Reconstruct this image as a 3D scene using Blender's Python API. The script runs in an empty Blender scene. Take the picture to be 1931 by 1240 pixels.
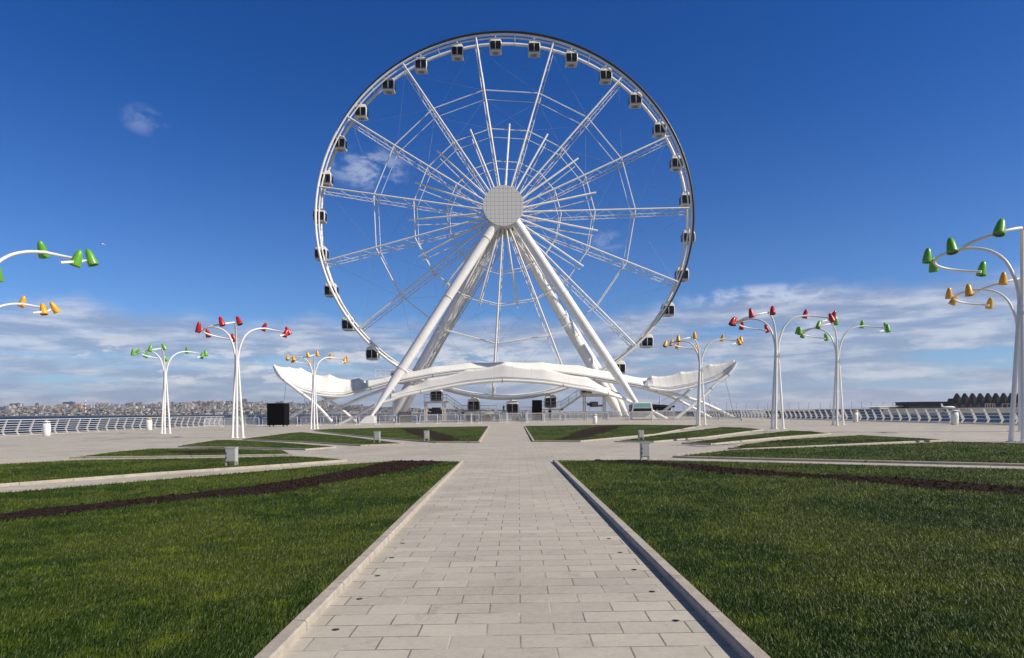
import bpy, math, random
import numpy as np
from mathutils import Vector, Matrix
from mathutils.geometry import tessellate_polygon
PI = math.pi
# ---------------------------------------------------------------- camera, sky, sun
F = 1280.0; CX = 965.5; CY = 776.0; H = 1.35; T = 0.00725; GS = 0.0095
sc = bpy.context.scene
C = sc.collection
cam_d = bpy.data.cameras.new('camera'); cam = bpy.data.objects.new('camera', cam_d); C.objects.link(cam)
ct, st = math.cos(T), math.sin(T)
cam.matrix_world = Matrix(((ct, st, 0, 0), (0, 0, -1, 0), (-st, ct, 0, H), (0, 0, 0, 1)))
cam_d.sensor_width = 36; cam_d.lens = F/1931*36
cam_d.shift_y = (CY-620)/1931; cam_d.shift_x = -(CX-965.5)/1931
cam_d.clip_start = .05; cam_d.clip_end = 90000
sc.camera = cam
sc.view_settings.view_transform = 'Standard'; sc.view_settings.look = 'None'
sc.view_settings.exposure = 0.14; sc.view_settings.gamma = 1
EL, AZ = math.radians(37), math.radians(18)
SUN = Vector((math.cos(EL)*math.cos(AZ), -math.cos(EL)*math.sin(AZ), math.sin(EL)))
sd = bpy.data.lights.new('sun', 'SUN'); sd.energy = 5.0; sd.angle = math.radians(.53); sd.color = (1, .915, .79)
so = bpy.data.objects.new('sun', sd); C.objects.link(so)
so.rotation_euler = SUN.to_track_quat('Z', 'Y').to_euler()

class NT:
    """small helper for writing node trees"""
    def __init__(s, tree): s.t = tree; s.n = tree.nodes; s.l = tree.links
    def new(s, typ, **kw):
        n = s.n.new(typ)
        for k, v in kw.items(): setattr(n, k, v)
        return n
    def put(s, sock, v):
        if isinstance(v, bpy.types.NodeSocket): s.l.new(v, sock)
        elif v is not None: sock.default_value = v
    def math(s, op, a, b=None, c=None, clamp=False):
        n = s.new('ShaderNodeMath', operation=op, use_clamp=clamp)
        for i, v in enumerate((a, b, c)):
            if v is not None: s.put(n.inputs[i], v)
        return n.outputs[0]
    def mix(s, f, a, b, mode='MIX'):
        n = s.new('ShaderNodeMix', data_type='RGBA', blend_type=mode)
        s.put(n.inputs[0], f); s.put(n.inputs[6], a); s.put(n.inputs[7], b)
        return n.outputs[2]
    def noise(s, vec, scale, detail=4, rough=.55, dist=0, dim='3D'):
        n = s.new('ShaderNodeTexNoise', noise_dimensions=dim)
        s.put(n.inputs['Vector'], vec); n.inputs['Scale'].default_value = scale
        n.inputs['Detail'].default_value = detail; n.inputs['Roughness'].default_value = rough
        n.inputs['Distortion'].default_value = dist
        return n.outputs['Fac']
    def smooth(s, v, a, b, lo=0., hi=1.):
        n = s.new('ShaderNodeMapRange', interpolation_type='SMOOTHSTEP')
        s.put(n.inputs[0], v); n.inputs[1].default_value = a; n.inputs[2].default_value = b
        n.inputs[3].default_value = lo; n.inputs[4].default_value = hi
        return n.outputs[0]
    def comb(s, x, y, z):
        n = s.new('ShaderNodeCombineXYZ'); s.put(n.inputs[0], x); s.put(n.inputs[1], y); s.put(n.inputs[2], z)
        return n.outputs[0]
    def sep(s, v):
        n = s.new('ShaderNodeSeparateXYZ'); s.put(n.inputs[0], v); return n.outputs

def rgb(r, g, b): return (r, g, b, 1)
def c255(r, g, b):
    return tuple(((v/255)/12.92 if v/255 <= .04045 else ((v/255+.055)/1.055)**2.4) for v in (r, g, b)) + (1,)

def make_world():
    w = bpy.data.worlds.new('World'); sc.world = w; w.use_nodes = True
    k = NT(w.node_tree); bg = k.n['Background']
    sky = k.new('ShaderNodeTexSky', sky_type='NISHITA', sun_disc=False)
    sky.sun_elevation = EL; sky.sun_rotation = math.atan2(SUN.x, SUN.y); sky.altitude = 0
    sky.air_density = 1.0; sky.dust_density = .3; sky.ozone_density = 4.5
    tc = k.new('ShaderNodeTexCoord').outputs['Generated']
    up0 = lambda c: tuple(v/.12 for v in c[:3])+(1,)
    x, y, z = k.sep(tc)
    zc = k.math('MAXIMUM', z, 0.0)
    # a deep, polarised blue that pales towards the horizon
    fade = k.smooth(zc, -.05, 0.50)
    tint = k.mix(fade, rgb(.52, .68, .92), rgb(.085, .36, .76))
    col = k.mix(1.0, sky.outputs[0], tint, 'MULTIPLY')
    col = k.mix(1.0, col, k.mix(k.smooth(zc, .50, .85), rgb(1, 1, 1), rgb(.75, .50, .36)), 'MULTIPLY')   # the sky darkens towards the zenith
    # unseen broken grey cloud added behind the camera to neutralise the blue fill
    bc = k.math('MULTIPLY', k.math('MULTIPLY', k.smooth(y, -.35, .05, 1, 0), k.smooth(k.noise(tc, 3.2, 5, .6), .38, .56)), k.smooth(zc, .50, .80, 1, 0))
    col = k.mix(k.math('MULTIPLY', bc, .8), col, up0(c255(150, 150, 150)))
    # cloud sheet: a flat layer seen in perspective
    den = k.math('ADD', zc, .035)
    px, py = k.math('DIVIDE', x, den), k.math('DIVIDE', y, den)
    flat = k.comb(px, py, 0)
    az = k.math('ARCTAN2', x, y)
    dirv = k.comb(k.math('MULTIPLY', az, 1.0), k.math('MULTIPLY', z, 5.0), 0)
    n1 = k.noise(flat, .42, 7, .58, .3)
    n2 = k.noise(k.comb(k.math('MULTIPLY', az, 3.2), k.math('MULTIPLY', z, 26), 3.1), 1.5, 7, .6, .25)
    band = k.noise(k.comb(k.math('MULTIPLY', az, 1.1), k.math('MULTIPLY', z, 22), 9.7), 2.2, 4, .5)
    # top of the cloud bank: higher towards the right
    top = k.math('ADD', k.math('MULTIPLY', k.noise(k.comb(az, 0, 0), 4.2, 3, .6), .10), k.smooth(az, -.2, .75, .088, .125))
    edge = k.math('SUBTRACT', top, zc)
    inb = k.smooth(edge, -.004, .028)
    dn = k.math('ADD', k.math('MULTIPLY', n1, .45), k.math('ADD', k.math('MULTIPLY', n2, .45), k.math('MULTIPLY', band, .35)))
    cover = k.math('MULTIPLY', inb, k.smooth(dn, .49, .63))
    # upper edge of clouds catches the sun, the body stays grey violet
    puff = k.noise(k.comb(k.math('MULTIPLY', az, 7), k.math('MULTIPLY', z, 34), 1.3), 1.6, 8, .6, .2)
    lit = k.smooth(puff, .40, .68)
    ccol = k.mix(lit, c255(146, 157, 182), c255(212, 213, 219))
    # small fair-weather puffs low on the left
    pf = k.noise(k.comb(k.math('MULTIPLY', az, 10), k.math('MULTIPLY', z, 34), 6.6), 1.25, 7, .58, .15)
    pm = k.math('MULTIPLY', k.smooth(zc, .028, .05), k.smooth(zc, .085, .108, 1, 0))
    pm = k.math('MULTIPLY', pm, k.smooth(az, -.05, .1, 1, .25))
    puffs = k.math('MULTIPLY', k.math('MULTIPLY', pm, k.smooth(pf, .55, .64)), .62)
    # horizon haze
    hz = k.smooth(zc, 0.0, .075, .62, 0.0)
    # wisps high up
    def wisp(paz, pz, ra, rz, amt, seed):
        a = k.math('DIVIDE', k.math('SUBTRACT', az, paz), ra); b = k.math('DIVIDE', k.math('SUBTRACT', z, pz), rz)
        r = k.math('ADD', k.math('MULTIPLY', a, a), k.math('MULTIPLY', b, b))
        g = k.smooth(r, .0, 1.0, 1, 0)
        nn = k.noise(k.comb(k.math('MULTIPLY', az, 14), k.math('MULTIPLY', z, 24), seed), 1.6, 6, .6, .3)
        return k.math('MULTIPLY', k.math('MULTIPLY', g, k.smooth(nn, .42, .62)), amt)
    w1 = wisp(-.493, .357, .034, .020, .22, 2.2)
    w2 = wisp(-.205, .332, .070, .032, .5, 5.1)
    w3 = wisp(.142, .238, .03, .02, .22, 7.4)
    w4 = wisp(.36, .156, .14, .018, .75, 8.8)
    wsum = k.math('MAXIMUM', k.math('MAXIMUM', w1, w2), k.math('MAXIMUM', w3, w4))
    STR = .12
    def up(c): return tuple(v/STR for v in c[:3]) + (1,)
    ccol2 = k.mix(1.0, ccol, rgb(1/STR, 1/STR, 1/STR), 'MULTIPLY')
    col = k.mix(hz, col, up(c255(150, 173, 212)))
    cov = k.math('MINIMUM', k.math('MULTIPLY', cover, .70), 1.0)
    col = k.mix(cov, col, ccol2)
    col = k.mix(puffs, col, up(c255(226, 223, 228)))
    col = k.mix(wsum, col, up(c255(196, 205, 226)))
    k.l.new(col, bg.inputs[0]); bg.inputs[1].default_value = STR
make_world()

# ---------------------------------------------------------------- geometry helpers
def ray(px, py):
    a, b = px-CX, CY-py
    return (a*ct+b*st)/F, (-a*st+b*ct)/F
def P(px, py, d):
    u, v = ray(px, py); return Vector((u*d, d, H+v*d))
def G(px, py, h=0.):
    u, v = ray(px, py); d = (H-h)/(GS*u-v); return Vector((u*d, d, H+v*d))
def gz(x): return GS*x
def XG(px, d):
    """point of the ground under image column px at depth d"""
    u = (px-CX)/F; return Vector((u*d, d, gz(u*d)))

class MB:
    def __init__(s): s.v = []; s.f = []; s.sm = []
    def add(s, vs, fs, smooth=False):
        o = len(s.v); s.v += [tuple(v) for v in vs]
        for f in fs: s.f.append(tuple(i+o for i in f)); s.sm.append(smooth)
        return s
    def tube(s, pts, r, n=8, caps=True, flat=None):
        pts = [Vector(p) for p in pts]; m = len(pts)
        rs = r if isinstance(r, (list, tuple)) else [r]*m
        vs = []; prev = None
        for i, p in enumerate(pts):
            d = (pts[min(i+1, m-1)]-pts[max(i-1, 0)]).normalized()
            if prev is None:
                ref = Vector((0, 0, 1)) if abs(d.z) < .9 else Vector((1, 0, 0))
                a = d.cross(ref).normalized()
            else:
                a = (prev-d*prev.dot(d)).normalized()
            prev = a; b = d.cross(a)
            for k in range(n):
                t = 2*PI*k/n
                vs.append(p+(a*math.cos(t)+b*math.sin(t))*rs[i])
        fs = [(i*n+k, i*n+(k+1) % n, (i+1)*n+(k+1) % n, (i+1)*n+k) for i in range(m-1) for k in range(n)]
        s.add(vs, fs, n > 4)
        if caps:
            s.add(vs[:n], [tuple(range(n-1, -1, -1))]); s.add(vs[-n:], [tuple(range(n))])
        return s
    def box(s, c, size, rot=None):
        x, y, z = size[0]/2, size[1]/2, size[2]/2
        vs = [Vector((a*x, b*y, d*z)) for a in (-1, 1) for b in (-1, 1) for d in (-1, 1)]
        if rot is not None: vs = [rot @ v for v in vs]
        c = Vector(c)
        return s.add([v+c for v in vs], [(0, 1, 3, 2), (4, 6, 7, 5), (0, 4, 5, 1), (2, 3, 7, 6), (0, 2, 6, 4), (1, 5, 7, 3)])
    def bar(s, a, b, w, h):
        a, b = Vector(a), Vector(b); d = b-a; q = d.to_track_quat('X', 'Z').to_matrix()
        return s.box((a+b)/2, (d.length, w, h), q)
    def lathe(s, prof, n=20, c=(0, 0, 0), axis=None):
        q = Vector(axis).to_track_quat('Z', 'Y').to_matrix() if axis is not None else Matrix.Identity(3)
        c = Vector(c)
        vs = [c+q @ Vector((r*math.cos(2*PI*k/n), r*math.sin(2*PI*k/n), z)) for r, z in prof for k in range(n)]
        m = len(prof)
        s.add(vs, [(i*n+k, i*n+(k+1) % n, (i+1)*n+(k+1) % n, (i+1)*n+k) for i in range(m-1) for k in range(n)], True)
        return s
    def disc(s, c, r, axis, n=24):
        q = Vector(axis).to_track_quat('Z', 'Y').to_matrix(); c = Vector(c)
        return s.add([c+q @ Vector((r*math.cos(2*PI*k/n), r*math.sin(2*PI*k/n), 0)) for k in range(n)], [tuple(range(n))])
    def prism(s, poly, z0, z1, axis='z'):
        n = len(poly)
        m = {'z': lambda p, z: (p[0], p[1], z), 'y': lambda p, z: (p[0], z, p[1]), 'x': lambda p, z: (z, p[0], p[1])}[axis]
        s.add([m(p, z0) for p in poly]+[m(p, z1) for p in poly],
              [tuple(range(n)), tuple(range(2*n-1, n-1, -1))]+[(i, (i+1) % n, n+(i+1) % n, n+i) for i in range(n)])
        return s
    def build(s, name, mat, parent=None, loc=None):
        me = bpy.data.meshes.new(name); me.from_pydata(s.v, [], s.f); me.update()
        me.polygons.foreach_set('use_smooth', s.sm)
        me.materials.append(mat)
        o = bpy.data.objects.new(name, me); C.objects.link(o)
        if parent is not None: o.parent = parent
        if loc is not None: o.location = loc
        return o
def fixn(o):
    import bmesh
    b = bmesh.new(); b.from_mesh(o.data); bmesh.ops.recalc_face_normals(b, faces=b.faces); b.to_mesh(o.data); b.free(); return o
def bevel(o, w, seg=2):
    m = o.modifiers.new('bevel', 'BEVEL'); m.width = w; m.segments = seg; m.limit_method = 'ANGLE'; return o
def tag(o, label=None, cat=None, group=None, kind=None):
    if label: o['label'] = label
    if cat: o['category'] = cat
    if group: o['group'] = group
    if kind: o['kind'] = kind
    return o
def empty(name, loc=(0, 0, 0), rz=0):
    o = bpy.data.objects.new(name, None); C.objects.link(o); o.location = loc; o.rotation_euler = (0, 0, rz)
    o.empty_display_size = .3; return o
def copy_tree(o, parent=None):
    c = o.copy(); C.objects.link(c)
    if parent is not None: c.parent = parent
    for ch in list(o.children): copy_tree(ch, c)
    return c
def lerp(a, b, t): return a+(b-a)*t
def resample(pts, n):
    pts = [Vector(p) for p in pts]
    L = [0.]
    for a, b in zip(pts, pts[1:]): L.append(L[-1]+(b-a).length)
    out = []
    for i in range(n):
        s = L[-1]*i/(n-1); j = 0
        while j < len(L)-2 and L[j+1] < s: j += 1
        t = (s-L[j])/max(L[j+1]-L[j], 1e-9); out.append(pts[j].lerp(pts[j+1], t))
    return out
def spline(pts, n):
    """Catmull-Rom through pts"""
    pts = [Vector(p) for p in pts]; m = len(pts)-1; out = []
    for i in range(n):
        s = m*i/(n-1); j = min(int(s), m-1); t = s-j
        p0, p1, p2, p3 = pts[max(j-1, 0)], pts[j], pts[j+1], pts[min(j+2, m)]
        out.append(.5*((2*p1)+(p2-p0)*t+(2*p0-5*p1+4*p2-p3)*t*t+(3*p1-p0-3*p2+p3)*t*t*t))
    return out

# ---------------------------------------------------------------- materials
def mat(name, col, rough=.5, metal=0, vary=.0, vscale=2., bump=0., bscale=40., coat=0., spec=.5):
    m = bpy.data.materials.new(name); m.use_nodes = True; k = NT(m.node_tree)
    b = k.n['Principled BSDF']; b.inputs['Roughness'].default_value = rough; b.inputs['Metallic'].default_value = metal
    b.inputs['Coat Weight'].default_value = coat; b.inputs['Specular IOR Level'].default_value = spec
    c = tuple(col[:3])+(1,)
    tc = k.new('ShaderNodeTexCoord').outputs['Object']
    if vary:
        n = k.noise(tc, vscale, 6, .6)
        f = k.smooth(n, .35, .7)
        c2 = tuple(v*(1-vary) for v in c[:3])+(1,)
        k.l.new(k.mix(f, c, c2), b.inputs['Base Color'])
        k.l.new(k.smooth(n, .3, .7, rough*.85, min(1, rough*1.2)), b.inputs['Roughness'])
    else: b.inputs['Base Color'].default_value = c
    if bump:
        bp = k.new('ShaderNodeBump'); bp.inputs['Strength'].default_value = bump; bp.inputs['Distance'].default_value = .02
        k.l.new(k.noise(tc, bscale, 5, .6), bp.inputs['Height']); k.l.new(bp.outputs[0], b.inputs['Normal'])
    return m
M = {}
M['white'] = mat('white_paint', (.86, .85, .83), .38, vary=.12, vscale=.6)
M['truss'] = mat('white_truss_paint', (.82, .81, .78), .45, vary=.14, vscale=.8)
M['cream'] = mat('cream_steel', (.66, .61, .52), .5, vary=.15)
M['membrane'] = mat('white_membrane', (.86, .845, .81), .6, vary=.06, vscale=.4, bump=.08, bscale=2)
M['seam'] = mat('membrane_seam', (.60, .59, .56), .6)
M['blacksteel'] = mat('black_track', (.018, .016, .016), .42, vary=.3)
M['glass'] = mat('dark_glass', (.008, .010, .015), .12, spec=.35)
M['grey'] = mat('grey_steel', (.33, .31, .28), .5, vary=.2)
M['darkgrey'] = mat('dark_steel', (.07, .068, .065), .5, vary=.3)
M['black'] = mat('black_panel', (.004, .004, .005), .8, spec=.1)
M['green'] = mat('green_enamel', (.13, .40, .030), .32, coat=.2, vary=.1)
M['red'] = mat('red_enamel', (.46, .010, .014), .32, coat=.2, vary=.1)
M['yellow'] = mat('yellow_enamel', (.80, .40, .015), .32, coat=.2, vary=.1)
M['lens'] = mat('lamp_lens', (.05, .05, .05), .2)
M['cabinet'] = mat('grey_cabinet_paint', (.46, .48, .47), .4, vary=.12, vscale=4)
M['plastic'] = mat('white_bin_shell', (.76, .76, .75), .4, vary=.08, vscale=6)
M['barrier'] = mat('barrier_paint', (.72, .72, .72), .4, vary=.15)
M['rail'] = mat('railing_paint', (.72, .70, .66), .45, vary=.18, vscale=3)
M['teal'] = mat('teal_tinted_glass', (.20, .42, .42), .12, vary=.2)
M['cloth'] = mat('black_clothes', (.010, .010, .013), .9)
M['skin'] = mat('skin', (.42, .25, .17), .6)
M['hair'] = mat('dark_hair', (.012, .009, .007), .7)

def coords(k, rot=0.):
    g = k.new('ShaderNodeNewGeometry').outputs['Position']
    if rot:
        mp = k.new('ShaderNodeMapping'); mp.inputs['Rotation'].default_value = (0, 0, rot); k.put(mp.inputs['Vector'], g); return mp.outputs[0]
    return g
def paving_mat():
    m = bpy.data.materials.new('granite_paving'); m.use_nodes = True; k = NT(m.node_tree); b = k.n['Principled BSDF']
    g = coords(k, .0098)
    br = k.new('ShaderNodeTexBrick'); k.put(br.inputs['Vector'], g)
    br.inputs['Scale'].default_value = 1; br.inputs['Brick Width'].default_value = .416; br.inputs['Row Height'].default_value = .228
    br.inputs['Mortar Size'].default_value = .0065; br.inputs['Mortar Smooth'].default_value = .3; br.inputs['Bias'].default_value = 0
    br.inputs['Color1'].default_value = (.395, .360, .300, 1); br.inputs['Color2'].default_value = (.500, .460, .385, 1)
    br.inputs['Mortar'].default_value = (.40, .37, .33, 1); br.offset = .5
    n1 = k.noise(g, .55, 6, .6); n2 = k.noise(g, 7, 6, .65); n3 = k.noise(g, 160, 3, .7)
    n4 = k.noise(k.comb(*[k.math('MULTIPLY', v, s) for v, s in zip(k.sep(g), (1.2, 9, 1))]), 3, 5, .6)
    c = k.mix(k.smooth(n1, .35, .68, .0, .38), br.outputs['Color'], rgb(.30, .275, .235))
    c = k.mix(k.smooth(n2, .5, .75, 0, .35), c, rgb(.29, .27, .24))
    c = k.mix(k.smooth(n4, .55, .75, 0, .25), c, rgb(.52, .47, .39))
    c = k.mix(k.smooth(n3, .56, .70, 0, .5), c, rgb(.22, .21, .20))
    # joints: some tight and dark, some filled with pale mortar
    jn = k.noise(g, 1.7, 4, .6)
    jc = k.mix(k.smooth(jn, .46, .64), rgb(.085, .072, .06), rgb(.50, .47, .41))
    c = k.mix(k.math('MULTIPLY', br.outputs['Fac'], .85), c, jc)
    # small dark droppings and scuffs
    vo = k.new('ShaderNodeTexVoronoi'); k.put(vo.inputs['Vector'], g); vo.inputs['Scale'].default_value = .6
    sp = k.smooth(vo.outputs['Distance'], .012, .03, 1, 0)
    c = k.mix(k.math('MULTIPLY', sp, .55), c, rgb(.08, .06, .05))
    st = k.noise(g, .23, 5, .65, .8); c = k.mix(k.smooth(st, .50, .66, 0, .55), c, rgb(.26, .23, .185))
    s2 = k.noise(g, 2.1, 7, .7, 1.2); c = k.mix(k.smooth(s2, .56, .70, 0, .5), c, rgb(.22, .19, .155)); s3 = k.noise(g, 24, 5, .75); c = k.mix(k.smooth(s3, .35, .7, .22, 0), c, rgb(.62, .58, .50))
    k.l.new(c, b.inputs['Base Color']); b.inputs['Roughness'].default_value = .78
    bp = k.new('ShaderNodeBump'); bp.inputs['Strength'].default_value = .5; bp.inputs['Distance'].default_value = .006
    k.l.new(k.math('SUBTRACT', k.math('MULTIPLY', n3, .35), br.outputs['Fac']), bp.inputs['Height']); k.l.new(bp.outputs[0], b.inputs['Normal'])
    return m
def kerb_mat():
    m = bpy.data.materials.new('kerb_stone'); m.use_nodes = True; k = NT(m.node_tree); b = k.n['Principled BSDF']
    g = coords(k); x, y, z = k.sep(g)
    n1 = k.noise(g, 6, 6, .65); n3 = k.noise(g, 70, 4, .7); n0 = k.noise(g, .9, 4, .6)
    c = k.mix(k.smooth(n1, .35, .7), rgb(.46, .41, .345), rgb(.33, .295, .25))
    c = k.mix(k.smooth(n0, .45, .65, 0, .6), c, rgb(.42, .36, .29))
    c = k.mix(k.smooth(n3, .52, .72, 0, .5), c, rgb(.20, .18, .16))
    sv = k.math('FRACT', k.math('MULTIPLY', k.math('ADD', y, k.math('MULTIPLY', x, .35)), 1.05))
    j = k.smooth(k.math('ABSOLUTE', k.math('SUBTRACT', sv, .5)), .490, .497)
    c = k.mix(k.math('MULTIPLY', j, .75), c, rgb(.07, .06, .05))
    k.l.new(c, b.inputs['Base Color']); b.inputs['Roughness'].default_value = .85
    bp = k.new('ShaderNodeBump'); bp.inputs['Strength'].default_value = .7; bp.inputs['Distance'].default_value = .012
    k.l.new(k.math('ADD', n1, k.math('MULTIPLY', n3, .5)), bp.inputs['Height']); k.l.new(bp.outputs[0], b.inputs['Normal'])
    return m
def grass_cols(k, g):
    n1 = k.noise(g, .45, 5, .6, .4); n2 = k.noise(g, 2.6, 5, .65); n5 = k.noise(g, 12, 4, .7)
    c = k.mix(k.smooth(n1, .42, .58), rgb(.034, .070, .005), rgb(.100, .132, .018))
    c = k.mix(k.smooth(n2, .48, .72, 0, .8), c, rgb(.180, .235, .010))
    c = k.mix(k.smooth(n5, .52, .75, 0, .45), c, rgb(.030, .062, .006))
    return c
def lawn_mat():
    m = bpy.data.materials.new('lawn_turf'); m.use_nodes = True; k = NT(m.node_tree); b = k.n['Principled BSDF']
    g = coords(k); c = grass_cols(k, g); n = k.noise(g, 55, 5, .75)
    c = k.mix(k.smooth(n, .35, .65, .0, .75), c, rgb(.014, .026, .006))
    k.l.new(c, b.inputs['Base Color']); b.inputs['Roughness'].default_value = .8; b.inputs['Specular IOR Level'].default_value = .25
    bp = k.new('ShaderNodeBump'); bp.inputs['Strength'].default_value = 1; bp.inputs['Distance'].default_value = .05
    k.l.new(k.noise(g, 22, 6, .8), bp.inputs['Height']); k.l.new(bp.outputs[0], b.inputs['Normal'])
    return m
def blade_mat():
    m = bpy.data.materials.new('grass_blades'); m.use_nodes = True; k = NT(m.node_tree); b = k.n['Principled BSDF']
    g = coords(k); c = grass_cols(k, g)
    at = k.new('ShaderNodeAttribute', attribute_name='tint').outputs['Fac']
    c = k.mix(k.smooth(at, 0, .55, .55, 0), c, rgb(.020, .048, .005))
    c = k.mix(k.smooth(at, .90, 1, 0, .55), c, rgb(.21, .25, .08))
    k.l.new(c, b.inputs['Base Color']); b.inputs['Roughness'].default_value = .48
    b.inputs['Specular IOR Level'].default_value = .28
    tr = k.new('ShaderNodeBsdfTranslucent'); k.l.new(c, tr.inputs[0])
    mx = k.new('ShaderNodeMixShader'); mx.inputs[0].default_value = .22
    k.l.new(b.outputs[0], mx.inputs[1]); k.l.new(tr.outputs[0], mx.inputs[2]); k.l.new(mx.outputs[0], k.n['Material Output'].inputs[0])
    return m
def soil_mat():
    m = bpy.data.materials.new('bare_soil'); m.use_nodes = True; k = NT(m.node_tree); b = k.n['Principled BSDF']
    g = coords(k); n = k.noise(g, 9, 8, .75); n2 = k.noise(g, 40, 5, .7)
    c = k.mix(k.smooth(n, .35, .7), rgb(.020, .012, .009), rgb(.060, .037, .027))
    c = k.mix(k.smooth(n2, .66, .74, 0, .8), c, rgb(.16, .13, .10))
    k.l.new(c, b.inputs['Base Color']); b.inputs['Roughness'].default_value = .95; b.inputs['Specular IOR Level'].default_value = .1
    bp = k.new('ShaderNodeBump'); bp.inputs['Strength'].default_value = 1; bp.inputs['Distance'].default_value = .12
    k.l.new(n, bp.inputs['Height']); k.l.new(bp.outputs[0], b.inputs['Normal'])
    return m
def water_mat():
    m = bpy.data.materials.new('sea_water'); m.use_nodes = True; k = NT(m.node_tree); b = k.n['Principled BSDF']
    g = coords(k); n = k.noise(k.comb(*[k.math('MULTIPLY', v, s) for v, s in zip(k.sep(g), (.35, 1., 1))]), .9, 8, .7)
    n2 = k.noise(k.comb(*[k.math('MULTIPLY', v, s) for v, s in zip(k.sep(g), (.12, 1., 1))]), .05, 5, .6)
    c = k.mix(k.smooth(n2, .35, .65), rgb(.004, .022, .058), rgb(.010, .038, .085))
    c = k.mix(k.smooth(n, .52, .72, 0, .6), c, rgb(.025, .065, .125))
    k.l.new(c, b.inputs['Base Color']); b.inputs['Roughness'].default_value = .5; b.inputs['Specular IOR Level'].default_value = .07
    bp = k.new('ShaderNodeBump'); bp.inputs['Strength'].default_value = 1; bp.inputs['Distance'].default_value = 1.1
    k.l.new(n, bp.inputs['Height']); k.l.new(bp.outputs[0], b.inputs['Normal'])
    return m
M['pave'] = paving_mat(); M['kerb'] = kerb_mat(); M['lawn'] = lawn_mat(); M['blade'] = blade_mat(); M['soil'] = soil_mat(); M['water'] = water_mat()

# ---------------------------------------------------------------- ground, sea
XL, XR, YB = -43.6, 31.6, 128.
SEA = -2.6
m = MB(); m.add([(-12000, -1500, SEA), (12000, -1500, SEA), (12000, 13000, SEA), (-12000, 13000, SEA)], [(0, 1, 2, 3)])
tag(m.build('sea', M['water']), kind='structure')
m = MB()
m.add([(XL, -40, gz(XL)), (XR, -40, gz(XR)), (XR, YB, gz(XR)), (XL, YB, gz(XL))], [(0, 1, 2, 3)])
tag(m.build('plaza', M['pave']), kind='structure')
m = MB()   # quay wall under the plaza edge, a coping stone along it
for a, b in (((XL, -40), (XL, YB)), ((XL, YB), (XR, YB)), ((XR, YB), (XR, -40))):
    m.add([(a[0], a[1], -6), (b[0], b[1], -6), (b[0], b[1], gz(b[0])), (a[0], a[1], gz(a[0]))], [(0, 1, 2, 3)])
for x0, x1 in ((XL-.25, XL+.45), (XR-.45, XR+.25)):
    m.prism([(x0, gz(x0)-.3), (x1, gz(x1)-.3), (x1, gz(x1)+.05), (x0, gz(x0)+.05)], -40, YB, 'y')
tag(m.build('quay_edge', M['pave']), kind='structure')

# lawns: outlines measured on the kerb tops
KH = .058
LAWNS = {
 'L1': [(862, 869), (800, 867.5), (745, 867), (600, 877), (300, 902), (0, 927), (-260, 949), 'wL'],
 'L2': [(655, 866), (600, 861), (549, 859), (424, 862), (152, 866), (33, 872), (-160, 884), (-260, 930), (0, 912), (300, 890), (500, 877)],
 'L3': [(130, 861), (152, 859), (220, 850), (283, 845), (400, 844), (536, 848), (552, 855.5), (400, 858), (300, 859.5)],
 'L4': [(337, 839), (404, 829), (434, 828.5), (524, 833), (618, 840), (634, 841.5), (576, 846), (449, 842.5), (337, 840.5)],
 'L5': [(459, 826), (549, 815), (568, 814), (648, 821), (762, 835.5), (680, 838.5), (573, 832), (459, 827.5)],
 'L6': [(592, 809.5), (619, 808), (738, 805.5), (923, 803), (905, 832), (822, 832.5), (714, 824.6), (643, 817.5), (592, 811)],
 'R6': [(988, 802.5), (1173, 800), (1323, 801.5), (1238, 817.5), (1095, 830.5), (1004, 830.5)],
 'R5': [(1158, 831), (1238, 819), (1358, 804.5), (1400, 805.5), (1440, 809), (1332, 823), (1233, 831.5)],
 'R4': [(1285, 834), (1375, 823), (1487, 811), (1530, 812.5), (1567, 816.5), (1474, 823), (1341, 836)],
 'R3': [(1373, 843.5), (1401, 836), (1487, 826.5), (1616, 819.5), (1745, 826), (1784, 828.5), (1659, 834), (1530, 840), (1401, 845.5)],
 'R2': [(1268, 858.7), (1375, 847), (1530, 841.5), (1702, 835), (1788, 831.6), (1931, 835), (2100, 842), (2120, 880), (1931, 874), (1450, 863.5), (1300, 860)],
 'R1': ['wR', (2150, 890), (1931, 883), (1700, 877), (1450, 870.7), (1216, 866), (1048, 867)],
}
# path sides on the paving
gl0, gl1 = G(530, 1240), G(875, 869); gr0, gr1 = G(1399, 1240), G(1041, 869)
def side(a, b, y): t = (y-a.y)/(b.y-a.y); return a.x+(b.x-a.x)*t
def outline(key):
    out = []
    for p in LAWNS[key]:
        if p == 'wL': out += [Vector((-17.5, -1, 0)), Vector((-14, -6, 0)), Vector((side(gl0, gl1, -6), -6, 0)), Vector((gl0.x, gl0.y, 0)), Vector((side(gl0, gl1, 10), 10, 0)), Vector((gl1.x, gl1.y-.3, 0))]
        elif p == 'wR': out += [Vector((gr1.x, gr1.y-.3, 0)), Vector((side(gr0, gr1, 10), 10, 0)), Vector((gr0.x, gr0.y, 0)), Vector((side(gr0, gr1, -6), -6, 0)), Vector((14, -6, 0)), Vector((18.5, -1, 0))]
        else: q = G(p[0], p[1], KH); out.append(Vector((q.x, q.y, 0)))
    return out
def area(p): return sum(p[i].x*p[(i+1) % len(p)].y-p[(i+1) % len(p)].x*p[i].y for i in range(len(p)))/2
def inset(p, w):
    n = len(p); sgn = 1 if area(p) > 0 else -1; out = []
    for i in range(n):
        a, b, c = p[i-1], p[i], p[(i+1) % n]
        d1 = (b-a).normalized(); d2 = (c-b).normalized()
        n1 = Vector((-d1.y, d1.x, 0))*sgn; n2 = Vector((-d2.y, d2.x, 0))*sgn
        s = n1+n2; k = max(s.length_squared/2, .12)
        out.append(b+s*(w/k))
    return out
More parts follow.
